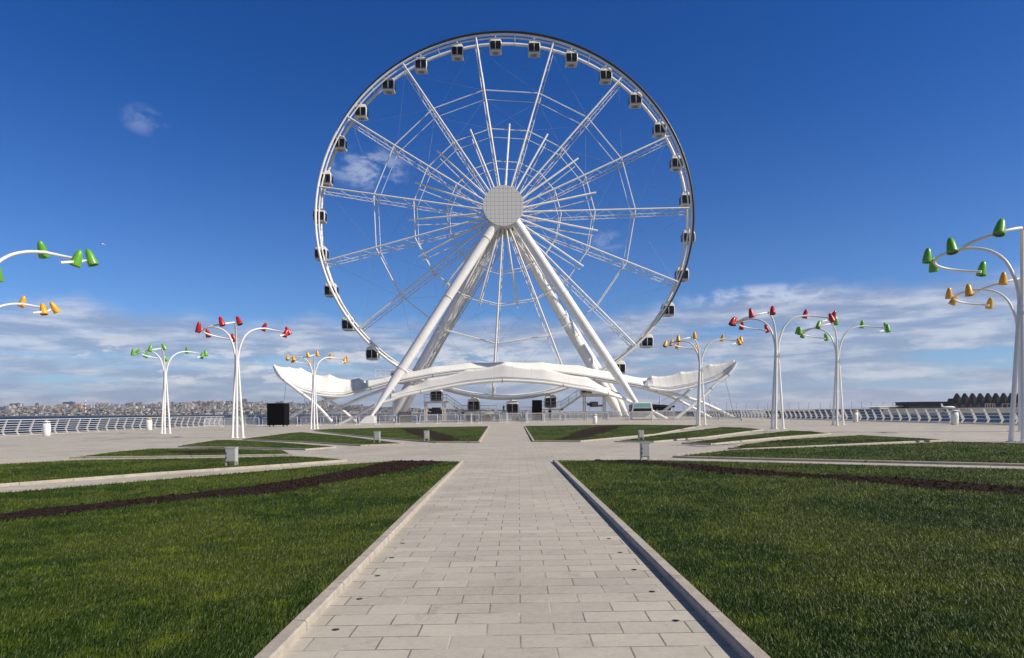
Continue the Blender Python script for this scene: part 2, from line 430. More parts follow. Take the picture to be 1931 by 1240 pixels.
def polymesh(m, p, z):
    for t in tessellate_polygon([[Vector((v.x, v.y, 0)) for v in p]]):
        vs = [p[i] for i in t]
        if (vs[1]-vs[0]).cross(vs[2]-vs[0]).z < 0: vs = vs[::-1]
        m.add([(v.x, v.y, gz(v.x)+z) for v in vs], [(0, 1, 2)])
POLY = {}
for key in LAWNS:
    p = outline(key); q = inset(p, .105); POLY[key] = q
    m = MB(); n = len(p)
    r = inset(p, .012); r2 = inset(p, .093)
    for i in range(n):
        j = (i+1) % n
        w = lambda v, z: (v.x, v.y, gz(v.x)+z)
        for (A, za), (B, zb) in (((p, -.02), (p, KH-.012)), ((p, KH-.012), (r, KH)), ((r, KH), (r2, KH)), ((r2, KH), (q, KH-.012)), ((q, KH-.012), (q, -.02))):
            m.add([w(A[i], za), w(A[j], za), w(B[j], zb), w(B[i], zb)], [(0, 1, 2, 3)])
    fixn(tag(m.build('kerb', M['kerb']), kind='structure'))
    m = MB(); polymesh(m, q, KH-.018)
    tag(m.build('lawn', M['lawn']), kind='structure')
# planting strips of bare soil
random.seed(4)
SOILPX = {
 'L1': ([(842, 868.5), (745, 868), (698, 877), (598, 896), (474, 915), (399, 924), (276, 938), (92, 955), (0, 967), (-200, 985)],
        [(-200, 1002), (0, 982), (92, 973), (276, 950), (368, 940), (449, 934), (524, 929), (623, 910), (700, 897), (780, 884), (825, 873)]),
 'R1': ([(1100, 867.6), (1164, 866.8), (1250, 870), (1375, 881), (1530, 893), (1702, 900.5), (1931, 917), (2100, 928)],
        [(2100, 947), (1931, 933), (1702, 915.5), (1530, 899.6), (1358, 892), (1250, 877), (1143, 869)]),
 'L6': ([(757, 807), (800, 808), (845, 820), (871, 829)], [(821, 830), (795, 823), (774, 816)]),
 'R6': ([(1130, 803), (1173, 802)], [(1138, 816), (1092, 826), (1054, 828.6), (1074, 820), (1088, 814), (1110, 807)]),
 'L3': ([(315, 850), (390, 847.5), (457, 850)], [(420, 853), (350, 854.5)]),
}
SOIL = []
for key, (a, b) in SOILPX.items():
    pts = [G(x, y, KH) for x, y in a+b]; pts = [Vector((v.x, v.y, 0)) for v in pts]
    fine = []
    for i in range(len(pts)):
        A, B = pts[i], pts[(i+1) % len(pts)]; L = (B-A).length; n = max(1, int(L/.35))
        for j in range(n):
            v = A.lerp(B, j/n); amp = min(.09 if key in ('L1', 'R1') else .24, L*.1); fine.append(v+Vector((random.uniform(-amp, amp), random.uniform(-amp, amp), 0)))
    SOIL.append(fine); m = MB(); polymesh(m, fine, KH-.006)
    tag(m.build('soil_bed', M['soil']), kind='structure')
# clods and pale stones lying in the soil
m = MB()
for fine in SOIL[:2]:
    xs = [v.x for v in fine]; ys = [v.y for v in fine]; fa = np.array([(v.x, v.y) for v in fine])
    cnt = 0
    while cnt < 1500:
        x, y = random.uniform(min(xs), max(xs)), random.uniform(min(ys), max(ys))
        ins = False; j = len(fa)-1
        for i in range(len(fa)):
            if (fa[i][1] > y) != (fa[j][1] > y) and x < (fa[j][0]-fa[i][0])*(y-fa[i][1])/(fa[j][1]-fa[i][1])+fa[i][0]: ins = not ins
            j = i
        if not ins or abs(x) > .85*y: 
            cnt += .1; continue
        cnt += 1; r = random.uniform(.012, .05); z = gz(x)+KH
        vs = [Vector((x, y, z))+Vector((a*r*random.uniform(.6, 1.2), b*r*random.uniform(.6, 1.2), c*r*random.uniform(.4, .8))) for a, b, c in ((1, 0, 0), (0, 1, 0), (-1, 0, 0), (0, -1, 0), (0, 0, 1))]
        m.add(vs, [(0, 1, 4), (1, 2, 4), (2, 3, 4), (3, 0, 4)])
tag(m.build('soil_clods', M['soil']), 'loose crumbs of dark soil on the bare planting strips', 'soil', kind='stuff')

def inside(poly, X, Y):
    a = np.array([(v.x, v.y) for v in poly]); res = np.zeros(len(X), bool); j = len(a)-1
    for i in range(len(a)):
        c = ((a[i, 1] > Y) != (a[j, 1] > Y))
        with np.errstate(divide='ignore', invalid='ignore'):
            xx = (a[j, 0]-a[i, 0])*(Y-a[i, 1])/(a[j, 1]-a[i, 1])+a[i, 0]
        res ^= c & (X < xx); j = i
    return res
def make_grass(N=1500000):
    rng = np.random.default_rng(7)
    d = 3.3*np.exp(rng.random(N)*math.log(95/3.3)); X = (rng.random(N)*2-1)*.86*d; Y = d
    ok = np.zeros(N, bool)
    for k, p in POLY.items(): ok |= inside(p, X, Y)
    for p in SOIL: ok &= ~inside(p, X, Y)
    X, Y, d = X[ok], Y[ok], d[ok]; n = len(X)
    s = np.maximum(1, (d/6.5))**.72
    hgt = (.016+.020*rng.random(n))*np.minimum(s, 1.35)*(1+.7*(rng.random(n) > .988)); wid = (.0015+.0013*rng.random(n))*np.minimum(s, 2.6)
    th = rng.random(n)*2*PI; lean = .25+rng.random(n)*1.0
    la = rng.random(n)*2*PI*.45-.6     # blades lean mostly one way, combed by mowing and wind
    dx, dy = np.cos(th)*wid, np.sin(th)*wid
    lx, ly = np.cos(la)*lean*hgt, np.sin(la)*lean*hgt
    z0 = GS*X+KH-.02
    V = np.zeros((n, 5, 3), np.float32)
    V[:, 0] = np.stack([X-dx, Y-dy, z0], 1); V[:, 1] = np.stack([X+dx, Y+dy, z0], 1)
    V[:, 2] = np.stack([X+dx*.8+lx*.35, Y+dy*.8+ly*.35, z0+hgt*.6], 1); V[:, 3] = np.stack([X-dx*.8+lx*.35, Y-dy*.8+ly*.35, z0+hgt*.6], 1)
    V[:, 4] = np.stack([X+lx, Y+ly, z0+hgt], 1)
    me = bpy.data.meshes.new('grass'); me.vertices.add(n*5); me.vertices.foreach_set('co', V.ravel())
    base = (np.arange(n)*5)[:, None]
    loops = np.concatenate([base+np.array([[0, 1, 2, 3]]), base+np.array([[3, 2, 4]])], 1).ravel().astype(np.int32)
    me.loops.add(n*7); me.loops.foreach_set('vertex_index', loops)
    me.polygons.add(n*2)
    ls = (np.arange(n)*7)[:, None]+np.array([[0, 4]]); me.polygons.foreach_set('loop_start', ls.ravel().astype(np.int32))
    at = me.attributes.new('tint', 'FLOAT', 'POINT'); at.data.foreach_set('value', np.repeat(rng.random(n), 5).astype(np.float32))
    me.update(); me.validate(); me.materials.append(M['blade'])
    o = bpy.data.objects.new('grass', me); C.objects.link(o)
    tag(o, 'short mown green grass covering the kerbed lawns', 'grass', kind='stuff')
make_grass()

# flush ground lights along the path
def side_pts(px0, y0): return G(px0, y0)
gl_proto = None
for s, (px, py) in ((-1, (633, 1187)), (1, (1276, 1172))):
    b = G(px, py)
    for i in range(5):
        y = b.y+i*.70+(.0 if s < 0 else .02); x = b.x-.0098*(y-b.y)
        if gl_proto is None:
            gl_proto = empty('ground_light', (x, y, gz(x)))
            MB().lathe([(.0, .003), (.014, .003), (.016, .001), (.016, -.02)], 16).build('lens', M['glass'], gl_proto)
            MB().lathe([(.017, .002), (.024, .002), (.025, -.02)], 16).build('ring', M['darkgrey'], gl_proto)
            o = gl_proto
        else:
            o = copy_tree(gl_proto); o.location = (x, y, gz(x))
        w = 'left' if s < 0 else 'right'
        tag(o, 'small dark light sunk along the %s kerb of the path, %s' % (w, ['nearest of its row', 'second nearest of its row', 'third nearest of its row', 'last but one', 'farthest of its row'][i]), 'ground light', 'round lights sunk in the path')

# ---------------------------------------------------------------- railings by the water
def railing(name, x, y0, y1, step, h, bulge, inl, nrail, label):
    """posts bend out over the water and lean back inland; inl = direction of the land"""
    L = empty(name, (x, y0, gz(x)))
    prof = [(0, 0), (-bulge*.55, .22*h), (-bulge*.62, .30*h), (-bulge*.1, .62*h), (bulge*.55, h)]   # inland offset, height
    n = int((y1-y0)/step)
    mesh = None
    for i in range(n+1):
        if mesh is None or i < 3:
            m = MB(); wd = (.085, .06, .115, .085, .045)
            t = .022
            for k in range(len(prof)-1):
                (a, za), (b, zb) = prof[k], prof[k+1]; wa, wb = wd[k], wd[k+1]
                vs = [(inl*(a+sx*w_), sy*t, z_) for (a, z_, w_) in ((a, za, wa), (b, zb, wb)) for sx in (-1, 1) for sy in (-1, 1)]
                m.add(vs, [(0, 1, 3, 2), (4, 6, 7, 5), (0, 4, 5, 1), (2, 3, 7, 6), (0, 2, 6, 4), (1, 5, 7, 3)])
            m.box((0, 0, .01), (.26, .16, .02))
            o = m.build('post', M['rail'], L); mesh = o.data
        else:
            o = bpy.data.objects.new('post', mesh); C.objects.link(o); o.parent = L
        o.location = (0, i*step, 0)
    def at(z):
        for (a, za), (b, zb) in zip(prof, prof[1:]):
            if za <= z <= zb: return lerp(a, b, (z-za)/(zb-za))
        return prof[-1][0]
    for k in range(nrail):
        z = h*(.10+.90*k/(nrail-1)); top = k == nrail-1
        m = MB(); a = at(min(z, h-.001)); r = .032 if top else .020
        m.tube([(inl*a, -.1, z), (inl*a, n*step+.1, z)], r, 8)
        m.build('top_rail' if top else 'rail', M['rail'], L)
    return tag(L, label, 'railing', 'white railings at the edge of the water')
railing('seafront_railing', XL+.15, 40, 126, 1.65, 1.38, .36, 1, 7, 'long white railing with bent posts along the left edge, before the city')
railing('seafront_railing', XR-.15, 26, 118, 1.27, 1.06, .30, -1, 5, 'long white railing with bent posts along the right edge, before the pier')
r = railing('seafront_railing', 0, 0, 73, 1.65, 1.38, .36, 1, 7, 'white railing behind the wheel along the far edge of the plaza')
r.rotation_euler = (0, math.atan(-GS)*0, PI/2); r.location = (XR-1, YB-.3, .02)
for ch in r.children:
    if ch.name.startswith('post'): ch.location.z = -GS*(ch.location.y-36)*1
r.location.z = GS*(XR-1-36)

# ---------------------------------------------------------------- street lamps
HEAD = [(.0, .47), (.035, .465), (.07, .435), (.105, .37), (.135, .27), (.16, .14), (.18, 0), (.193, -.13), (.196, -.19), (.178, -.195), (.17, -.12)]
def lamp(px, py, color, label, rots, base=None, sc_=1.):
    b = base if base is not None else G(px, py)
    L = empty('street_lamp', (b.x, b.y, gz(b.x)))
    rnd = random.Random(int(abs(px)*7+py))
    for i, az in enumerate(rots):
        az = math.radians(az); o = Vector((math.cos(az), math.sin(az), 0))
        pole = MB().tube([o*.36, o*.09+Vector((0, 0, 4.75))], [.080, .062], 14)
        pole.tube([o*.36, o*.36+Vector((0, 0, .03))], .15, 14)
        pole.tube([o*.09+Vector((0, 0, 4.70)), o*.09+Vector((0, 0, 4.80))], .072, 14)
        pole.build('leg', M['white'], L)
        pts = [o*.09+Vector((0, 0, 4.78))] + [o*r+Vector((0, 0, z)) for r, z in ((.11, 5.2), (.22, 5.75), (.48, 6.38), (.88, 6.78), (1.36, 6.98), (1.85, 7.04))]
        pts = spline(pts, 26)
        # the curl at the end: turns to the right, sinks a little
        R = .88; SW = math.radians((150, 168, 196)[i]); R += (.06, 0, .06)[i]; rt = Vector((o.y, -o.x, 0)); cen = o*1.85+rt*R
        curl = []
        for k in range(1, 25):
            t = k/24; a = t*SW
            curl.append(cen-rt*R*math.cos(a)+o*R*1.1*math.sin(a)+Vector((0, 0, 7.04-.62*t**1.2)))
        arm = MB().tube(pts+curl, [.060-.014*k/50 for k in range(50)], 10)
        A = arm.build('arm', M['white'], L)
        for t in ((0., .48, .93), (.0, .50, .70), (.30, .58, .97))[i]:
            a = t*SW; ctr = cen-rt*R*math.cos(a)+o*R*1.1*math.sin(a)+Vector((0, 0, 7.04-.62*t**1.2))
            out = (ctr-cen); out.z = 0; out.normalize()
            if t == 0: out = -rt
            if i == 1 and t == .70: out = Vector((0, -1, -.35))
            tip = ctr+out*.24+Vector((0, 0, .02))
            tilt = Vector((out.x*rnd.uniform(-.5, -.05), out.y*rnd.uniform(-.5, -.05), 1))+Vector((rnd.uniform(-.38, .38), rnd.uniform(-.32, .32), 0))
            tilt.normalize()
            h = MB().lathe([(r_*.87, z_*.87) for r_, z_ in HEAD], 22, tip+tilt*.02-out*-.05, tilt)
            hd = h.build('lamp_shade', M[color], L)
            MB().disc(tip+tilt*-.11+out*.05, .147, tilt, 22).build('lens', M['lens'], hd)
            MB().tube([ctr, tip+out*-.05], .026, 8).build('bracket', M['white'], hd)
    tag(L, label, 'street lamp', 'three-armed promenade lamps')
    return L
LR = (-72, 42, 168); RR = (-127, -2, 134)
lamp(447.5, 825, 'red', 'tall white lamp with red shades standing left of the wheel', LR)
lamp(312, 817, 'green', 'tall white lamp with light green shades, left of the red-shaded one before the city', LR)
lamp(592.5, 808.5, 'yellow', 'white lamp with yellow shades in front of the left wing of the canopy', LR)
lamp(1466, 808.5, 'red', 'tall white lamp with red shades standing right of the wheel', RR)
lamp(1580.5, 801.5, 'green', 'tall white lamp with dark green shades, just right of the right red-shaded lamp', RR)
lamp(1321.5, 801, 'yellow', 'white lamp with yellow shades in front of the right wing of the canopy', RR)
lamp(1930, 833, 'green', 'near lamp with large green shades and thick pole at the right edge', RR)
lamp(1924, 813, 'yellow', 'lamp with yellow shades behind the near green-shaded lamp at the right edge', RR)
lamp(-20, 845, 'green', 'near lamp cut off at the left edge, green shades on its arm', LR, base=Vector((-17.2, 21.8, 0)))
lamp(-12, 828, 'yellow', 'lamp cut off at the left edge, yellow shades below the green ones', LR, base=Vector((-25.3, 32.0, 0)))
lamp(3000, 1200, 'red', 'lamp standing outside the photo that throws the shadow on the right lawn', RR, base=Vector((17.2, 2.4, 0)))

# ---------------------------------------------------------------- ferris wheel
WX, WZ = (950-CX)/F*105, None
wc = P(950, 407, 105.); RX, RZ = 358/F*105-.22, 346/F*105-.22
YF, YR = 105.0, 107.9
W = empty('ferris_wheel', (wc.x, YF, gz(wc.x)))
tag(W, 'giant white observation wheel with dark outer track and round panelled hub', 'ferris wheel')
OW = Vector(W.location)
def WP(ang, r, y):
    """point on the wheel: ang clockwise from the top, r as a share of the rim radius"""
    return Vector((RX*r*math.sin(ang), y-YF, wc.z-OW.z+RZ*r*math.cos(ang)))
def ring(m, r, y, rad, n=180, a0=0, a1=2*PI, sides=8, closed=True):
    pts = [WP(a0+(a1-a0)*k/n, r, y) for k in range(n+1)]
    m.tube(pts, rad, sides, caps=not closed)
m = MB(); ring(m, 1.0, YF, .21); ring(m, .984, YF+.30, .12)
FR = m.build('front_rim', M['truss'], W)
m = MB(); ring(m, 1.0, YR, .25); m.build('rear_rim', M['truss'], W)
m = MB()
n = 160; a0, a1 = math.radians(-62), math.radians(128)
pts = [WP(lerp(a0, a1, k/n), 1.0+.0085*math.sin(PI*k/n)**.5, YF-.16) for k in range(n+1)]
m.tube(pts, [.05+.15*math.sin(PI*min(1, max(0, k/n)))**.45 for k in range(n+1)], 8)
m.build('drive_track', M['blacksteel'], W)
S0 = math.radians(-8.2)
m = MB()
for k in range(30):
    a = S0+2*PI*k/30; m.tube([WP(a, .993, YF), WP(a, .996, YR)], .06, 6)
m.build('rim_tie', M['truss'], W)
S0 = math.radians(-8.2)
HY0, HY1 = 102.6, 109.2
def lace(m, a0, b0, a1, b1, n, r):
    for i in range(n):
        p, q = a0.lerp(a1, i/n), b0.lerp(b1, (i+.5)/n); m.tube([p, q], r, 5, caps=False)
        p = a0.lerp(a1, (i+1)/n); m.tube([q, p], r, 5, caps=False)
for i in range(15):
    a = S0+i*2*PI/15; m = MB()
    side_ = Vector((math.cos(a), 0, -math.sin(a)))
    r0 = .085
    f0, f1 = WP(a, r0, HY0+.6), WP(a, 1.0, YF); b0, b1 = WP(a, r0, HY1-1.0), WP(a, 1.0, YR)
    m.tube([f0, f1], .135, 8); 
    bl0, bl1 = b0-side_*.10, b1-side_*.22; br0, br1 = b0+side_*.10, b1+side_*.22
    m.tube([bl0, b0.lerp(b1, .5)-side_*.25, bl1], .062, 7); m.tube([br0, b0.lerp(b1, .5)+side_*.25, br1], .062, 7)
    lace(m, f0, bl0, f1, bl1, 8, .026)
    lace(m, bl0, br0, b0.lerp(b1, .5)-side_*.25, b0.lerp(b1, .5)+side_*.25, 7, .024)
    lace(m, b0.lerp(b1, .5)-side_*.25, b0.lerp(b1, .5)+side_*.25, bl1, br1, 7, .024)
    m.build('spoke', M['truss'], W)
    a2 = a+PI/15; m = MB()
    m.tube([WP(a2, .085, HY0+.5), WP(a2, .505, YF-.15)], .15, 8)
    m.tube([WP(a2, .12, HY1-1), WP(a2, .495, YR)], .085, 8)
    
    m.build('light_bar', M['truss'], W)
for r in (.70, .485, .305):
    m = MB()
    for i in range(15):
        a, b = S0+i*2*PI/15, S0+(i+1)*2*PI/15
        m.tube([WP(a, r, YF), WP(b, r, YF)], .085, 7); m.tube([WP(a, r-.005, YR), WP(b, r-.005, YR)], .055, 7)
        m.tube([WP(a, r, YF), WP(a, r, YR)], .07, 6)
    m.build('brace_ring', M['truss'], W)
m = MB()
for i in range(15):
    a, b = S0+i*2*PI/15, S0+(i+1)*2*PI/15
    m.tube([WP(a, .985, YR), WP(b, .70, YF)], .012, 4, caps=False); m.tube([WP(b, .97, YF), WP(a, .70, YR)], .012, 4, caps=False)
    m.tube([WP(a, .70, YR), WP(b, .485, YF)], .012, 4, caps=False); m.tube([WP(b, .70, YR), WP(a, .485, YF)], .012, 4, caps=False)
m.build('tie_cable', M['grey'], W)
# hub
hc = WP(0, 0, 99.6)
m = MB()
m.disc(hc, 2.985, (0, -1, 0), 96); m.lathe([(2.985, 0), (3.0, -.02)], 96, hc, (0, -1, 0)); m.lathe([(3.0, -.02), (3.0, -.25)], 96, hc, (0, -1, 0)); m.lathe([(3.0, -.25), (2.2, -.3)], 96, hc, (0, -1, 0))
def hubmat():
    m_ = bpy.data.materials.new('hub_panels'); m_.use_nodes = True; k = NT(m_.node_tree); b = k.n['Principled BSDF']
    x, y, z = k.sep(k.new('ShaderNodeTexCoord').outputs['Object'])
    def ln(v, per, w): return k.smooth(k.math('ABSOLUTE', k.math('SUBTRACT', k.math('FRACT', k.math('DIVIDE', v, per)), .5)), .5-w/per, .5-w/per*.6)
    l = k.math('MAXIMUM', ln(x, .62, .030), ln(z, .62, .030)); l2 = k.math('MAXIMUM', ln(x, .31, .016), ln(z, .31, .016))
    c = k.mix(l2, rgb(.66, .655, .64), rgb(.52, .52, .50)); c = k.mix(l, c, rgb(.30, .30, .29))
    k.l.new(c, b.inputs['Base Color']); b.inputs['Roughness'].default_value = .5; return m_
m.build('hub_disc', hubmat(), W)
m = MB()
hz0 = hc.z; hub0 = Vector((0, 0, hz0))
def hp(y): return Vector((0, y-YF, hz0))
m.lathe([(.0, 0), (1.7, 0), (1.7, .5), (1.2, .6), (1.2, 1.6), (2.3, 1.8), (2.5, 2.2), (2.5, 3.0), (1.5, 3.2), (1.5, 7.2), (2.5, 7.4), (2.5, 8.2), (2.2, 8.5), (0, 8.5)], 40, hp(100.2), (0, 1, 0))
m.build('hub', M['cream'], W)
m = MB()
for k in range(30):
    a = 2*PI*k/30; m.box(hp(103.4)+Vector((2.15*math.sin(a), 0, 2.15*math.cos(a))), (.28, 1.4, .28), Matrix.Rotation(a, 3, 'Y'))
for k in range(16):
    a = 2*PI*k/16; m.box(hp(106)+Vector((2.1*math.sin(a), 0, 2.1*math.cos(a))), (.35, 2.6, .30), Matrix.Rotation(a, 3, 'Y'))
m.build('hub_flange', M['grey'], W)
# legs
def loc(p): return Vector(p)-OW
def leg(top, foot, r, taper_from, name='leg', front=True, flanges=(.12, .42, .775)):
    top, foot = Vector(top), Vector(foot); d = foot-top
    t2 = taper_from; m = MB()
    m.tube([loc(top), loc(top+d*t2), loc(foot)], [r, r, r*.30], 28)
    L_ = m.build(name, M['white'], W)
    for t in flanges:
        m = MB(); p = loc(top+d*t); q = d.normalized(); rr = r if t <= t2 else lerp(r, r*.3, (t-t2)/(1-t2))
        m.tube([p-q*.07, p+q*.07], rr*1.09, 28)
        m.build('flange', M['truss'], L_)
    return L_
def footpoint(px, d): return XG(px, d)

leg(P(945, 405, 100.7), P(701, 783, 96.2), .69, .80)
leg(P(961, 400, 100.7), P(1212, 778, 96.2), .69, .80)
for (tp, fp, rr) in (((950, 415, 108.5), (734, 776, 114.), .80), ((952, 418, 110.5), (750, 776, 118.), .70),
                     ((953, 412, 108.5), (1171, 776, 114.), .80), ((952, 415, 110.5), (1184, 776, 118.), .66)):
    tpv = P(*tp); fpv = P(*fp); fpv.z = gz(fpv.x)+.3
    leg(tpv, fpv, rr, .93, flanges=(.18, .55, .80))
for px, py, fx in ((701, 783, 700), (1212, 778, 1216)):    # white shoe of each front leg
    t = P(px, py, 96.2); g0 = XG(fx, 96.2); m = MB(); s = -1 if px < 960 else 1
    def sq(x0, x1, y, z): return [Vector((g0.x+(x_ if s < 0 else -x_), g0.y+y_, gz(g0.x)+z)) for x_, y_ in ((x0, -y), (x1, -y), (x1, y), (x0, y))]
    b = sq(-1.6, .6, 1.0, 0); mid = sq(-.8, .52, .8, .9)
    tt = [t+Vector(((x_ if s < 0 else -x_), y_, .0)) for x_, y_ in ((-.28, -.28), (.28, -.28), (.28, .28), (-.28, .28))]
    m.add([loc(v) for v in b+mid+tt], [(i+o, (i+1) % 4+o, (i+1) % 4+4+o, i+4+o) for o in (0, 4) for i in range(4)]+[(8, 9, 10, 11)])
    m.build('leg_shoe', M['white'], W)
# service ladder on the back of the left rear leg and of the right one
for s, (t0, t1) in ((-1, ((944, 470, 110), (806, 690, 114.5))),):
    a, b = loc(P(*t0)), loc(P(*t1)); d = (b-a); nrm = Vector((d.z, 0, -d.x)).normalized()*.22
    m = MB(); m.tube([a+nrm, b+nrm], .06, 6); m.tube([a-nrm, b-nrm], .06, 6)
    for k in range(46): p = a.lerp(b, k/46); q = a.lerp(b, (k+1)/46); m.tube([p+nrm, q-nrm], .035, 5, caps=False); m.tube([p+nrm, p-nrm], .03, 5, caps=False)
    m.build('ladder', M['cream'], W)

# cabins
LV = [(-1.03, .82, .72), (-.97, .90, .79), (-.3, .97, .85), (.2, .965, .85), (.5, .92, .82), (.85, .78, .72), (1.0, .66, .62)]
def prof_at(z):
    for (z0, a0_, b0_), (z1, a1_, b1_) in zip(LV, LV[1:]):
        if z0 <= z <= z1: t = (z-z0)/(z1-z0); return lerp(a0_, a1_, t), lerp(b0_, b1_, t)
    return LV[-1][1:]
def rrect(a, b, n=5, r=.12):
    out = []
    for cx, cy, s in ((a-r, b-r, 0), (-a+r, b-r, 1), (-a+r, -b+r, 2), (a-r, -b+r, 3)):
        for k in range(n+1): t = PI/2*(s+k/n); out.append((cx+r*math.cos(t), cy+r*math.sin(t)))
    return out
def make_cabin(shellmat='white'):
    g = empty('cabin', (0, 0, 0)); m = MB(); rings = []
    for z, a, b in LV: rings.append([(x, y, z) for x, y in rrect(a, b)])
    n = len(rings[0]); m.add([v for r_ in rings for v in r_], [(i*n+k, i*n+(k+1) % n, (i+1)*n+(k+1) % n, (i+1)*n+k) for i in range(len(rings)-1) for k in range(n)], True)
    m.add(rings[0], [tuple(range(n-1, -1, -1))]); m.add(rings[-1], [tuple(range(n))])
    m.build('shell', M['cabinwhite'], g)
    def pane(axis, s, u0, u1, z0, z1, off=.012):
        mm = MB(); Z = [z0+(z1-z0)*k/6 for k in range(7)]; vs = []
        for z in Z:
            a, b = prof_at(z); w = a if axis == 'y' else b; dd = (b if axis == 'y' else a)+off
            for u in (u0, u1):
                if axis == 'y': vs.append((u*w, s*dd, z))
                else: vs.append((s*dd, u*w, z))
        mm.add(vs, [(2*k, 2*k+1, 2*k+3, 2*k+2) for k in range(6)], True); return mm
    for s in (-1, 1):
        for u0, u1 in ((-.86, -.05), (.05, .86)):
            pane('y', s, u0, u1, -.78, .46).build('window', M['glass'], g)
        pane('x', s, -.76, .76, -.80, .48).build('window', M['glass'], g)
    for s in (-1, 1):
        a, b = prof_at(-.86); MB().bar((-a*.9, s*(b+.01), -.86), (a*.9, s*(b+.01), -.86), .03, .06).build('sill', M['darkgrey'], g)
    m = MB(); m.box((0, 0, 1.03), (.8, .9, .10)); m.tube([(0, -.9, 1.14), (0, .9, 1.14)], .08, 10); m.box((0, 0, 1.20), (.16, 1.5, .22))
    m.build('roof_mount', M['truss'], g)
    m = MB(); m.box((0, 0, -1.06), (.8, .7, .07)); m.build('underframe', M['grey'], g)
    return g
M['cabinwhite'] = mat('cabin_shell', (.74, .72, .67), .3, vary=.12, vscale=1.3, coat=.2)
cab = make_cabin()
ORD = ['', 'first', 'second', 'third', 'fourth', 'fifth', 'sixth', 'seventh', 'eighth', 'ninth', 'tenth', 'eleventh', 'twelfth', 'thirteenth', 'fourteenth']
for i in range(30):
    a = S0+math.radians(6+12*i)
    o = cab if i == 0 else copy_tree(cab)
    p = WP(a, 1.0, 106.5)+OW
    o.location = (p.x+(0-0), 106.5, p.z-1.30-.0)
    o.location.x = OW.x+(347.5/F*106.5)*math.sin(a); o.location.z = P(950.5, 427, 106.5).z+(340/F*106.5)*math.cos(a)
    j = i if i <= 15 else 30-i
    if i == 0: lab = 'white cabin with dark windows at the very top of the wheel'
    elif i == 15: lab = 'white cabin at the very bottom of the wheel, beside the person on the platform'
    else:
        where = 'on the right side of the wheel' if i < 15 else 'on the left side of the wheel'
        lab = ('white cabin, %s after the top one %s' % (ORD[j], where)) if j <= 9 else ('white cabin, %s before the bottom one %s' % (ORD[15-j], where))
    tag(o, lab, 'wheel cabin', 'cabins hanging around the wheel')

# ---------------------------------------------------------------- tensile canopy
T_ = empty('tensile_canopy', (wc.x, 100, gz(wc.x)))
tag(T_, 'sweeping white membrane canopy with two raised wings on tubular arches under the wheel', 'canopy')
OT = Vector(T_.location)
def tl(p): return Vector(p)-OT
def PD(lst, d):
    if isinstance(d, (int, float)): return [P(x, y, d) for x, y in lst]
    return [P(x, y, lerp(d[0], d[1], i/(len(lst)-1))) for i, (x, y) in enumerate(lst)]
def surf(front, ridge, back, n=90, k=7, sag=.05):
    f, r, b = resample(front, n), resample(ridge, n), resample(back, n)
    m = MB(); rows = []
    for i in range(n):
        row = []
        for j in range(k+1):
            t = j/k; p = f[i].lerp(r[i], t); p.z -= sag*(r[i]-f[i]).length*math.sin(PI*t); row.append(tl(p))
        for j in range(1, k+1):
            t = j/k; p = r[i].lerp(b[i], t); p.z -= sag*(r[i]-b[i]).length*math.sin(PI*t); row.append(tl(p))
        rows.append(row)
    w = 2*k+1
    m.add([v for r_ in rows for v in r_], [(i*w+j, i*w+j+1, (i+1)*w+j+1, (i+1)*w+j) for i in range(n-1) for j in range(w-1)], True)
    o = m.build('membrane', M['membrane'], T_)
    s = o.modifiers.new('thick', 'SOLIDIFY'); s.thickness = .04
    hem = MB().tube([r_[1]+Vector((0, -.05, .04)) for r_ in rows[1:-1]], .022, 5); hem.build('hem', M['grey'], o)
    for i in range(6, n-4, 7): MB().tube([v+Vector((0, -.03, .035)) for v in rows[i][:k+1]], .013, 4).build('seam', M['seam'], o)
    return o
def scallop(pts, dip, n=10):
    """lower the ridge between its mast points like stretched cloth"""
    out = []
    for a, b in zip(pts, pts[1:]):
        for k in range(n):
            t = k/n; p = Vector(a).lerp(Vector(b), t); p.z -= dip*math.sin(PI*t)**.8; out.append(p)
    out.append(Vector(pts[-1])); return out
def ctube(pts, r, seg=60, mt='white', name='arch_tube', smooth=True, joints=()):
    q = spline(pts, seg) if smooth else [Vector(p) for p in pts]
    o = MB().tube([tl(p) for p in q], r, 14).build(name, M[mt], T_)
    if joints:
        m = MB()
        for t in joints:
            i = max(1, min(len(q)-2, int(t*(len(q)-1)))); d = (q[i+1]-q[i-1]).normalized()
            m.tube([tl(q[i]-d*.05), tl(q[i]+d*.05)], r*1.14, 14)
        m.build('joint', M['grey'], o)
    return o
# front band
fA = [(735, 751), (757, 744), (810, 733), (872, 721.5), (915, 716.5), (950, 714.5), (995, 716), (1039, 720), (1083, 727), (1125, 734), (1169, 745)]
fR = [(735, 743), (770, 728), (807, 714), (881, 697), (951, 684), (1028, 694), (1107, 711), (1169, 741)]
FD = [98.2, 98.2, 98.0, 97.6, 97.2, 96.8, 96.3, 95.9, 95.7, 95.7, 96.4]
def PL(lst, ds, o=0): return [P(x, y, np.interp(i/(len(lst)-1), [j/(len(ds)-1) for j in range(len(ds))], ds)+o) for i, (x, y) in enumerate(lst)]
surf(PL(fA, FD), scallop(PL(fR, FD, .8), .26), PL([(x, y-1) for x, y in fA], FD, 1.7))
ctube([P(x, y+3, 98.2) for x, y in [(640, 797), (667, 784), (705, 762), (735, 752)]]+[v-Vector((0, 0, .23)) for v in PL(fA, FD)[1:-1]]+[P(1169, 749, 96.6), P(1190, 758, 98.2), P(1226, 773, 99), P(1268, 796, 99)], .23, 150, joints=(.16, .30, .50, .66, .78, .93))
ctube([v+Vector((0, 0, .15)) for v in PL(fA, FD, 1.7)], .16, 80, 'grey')
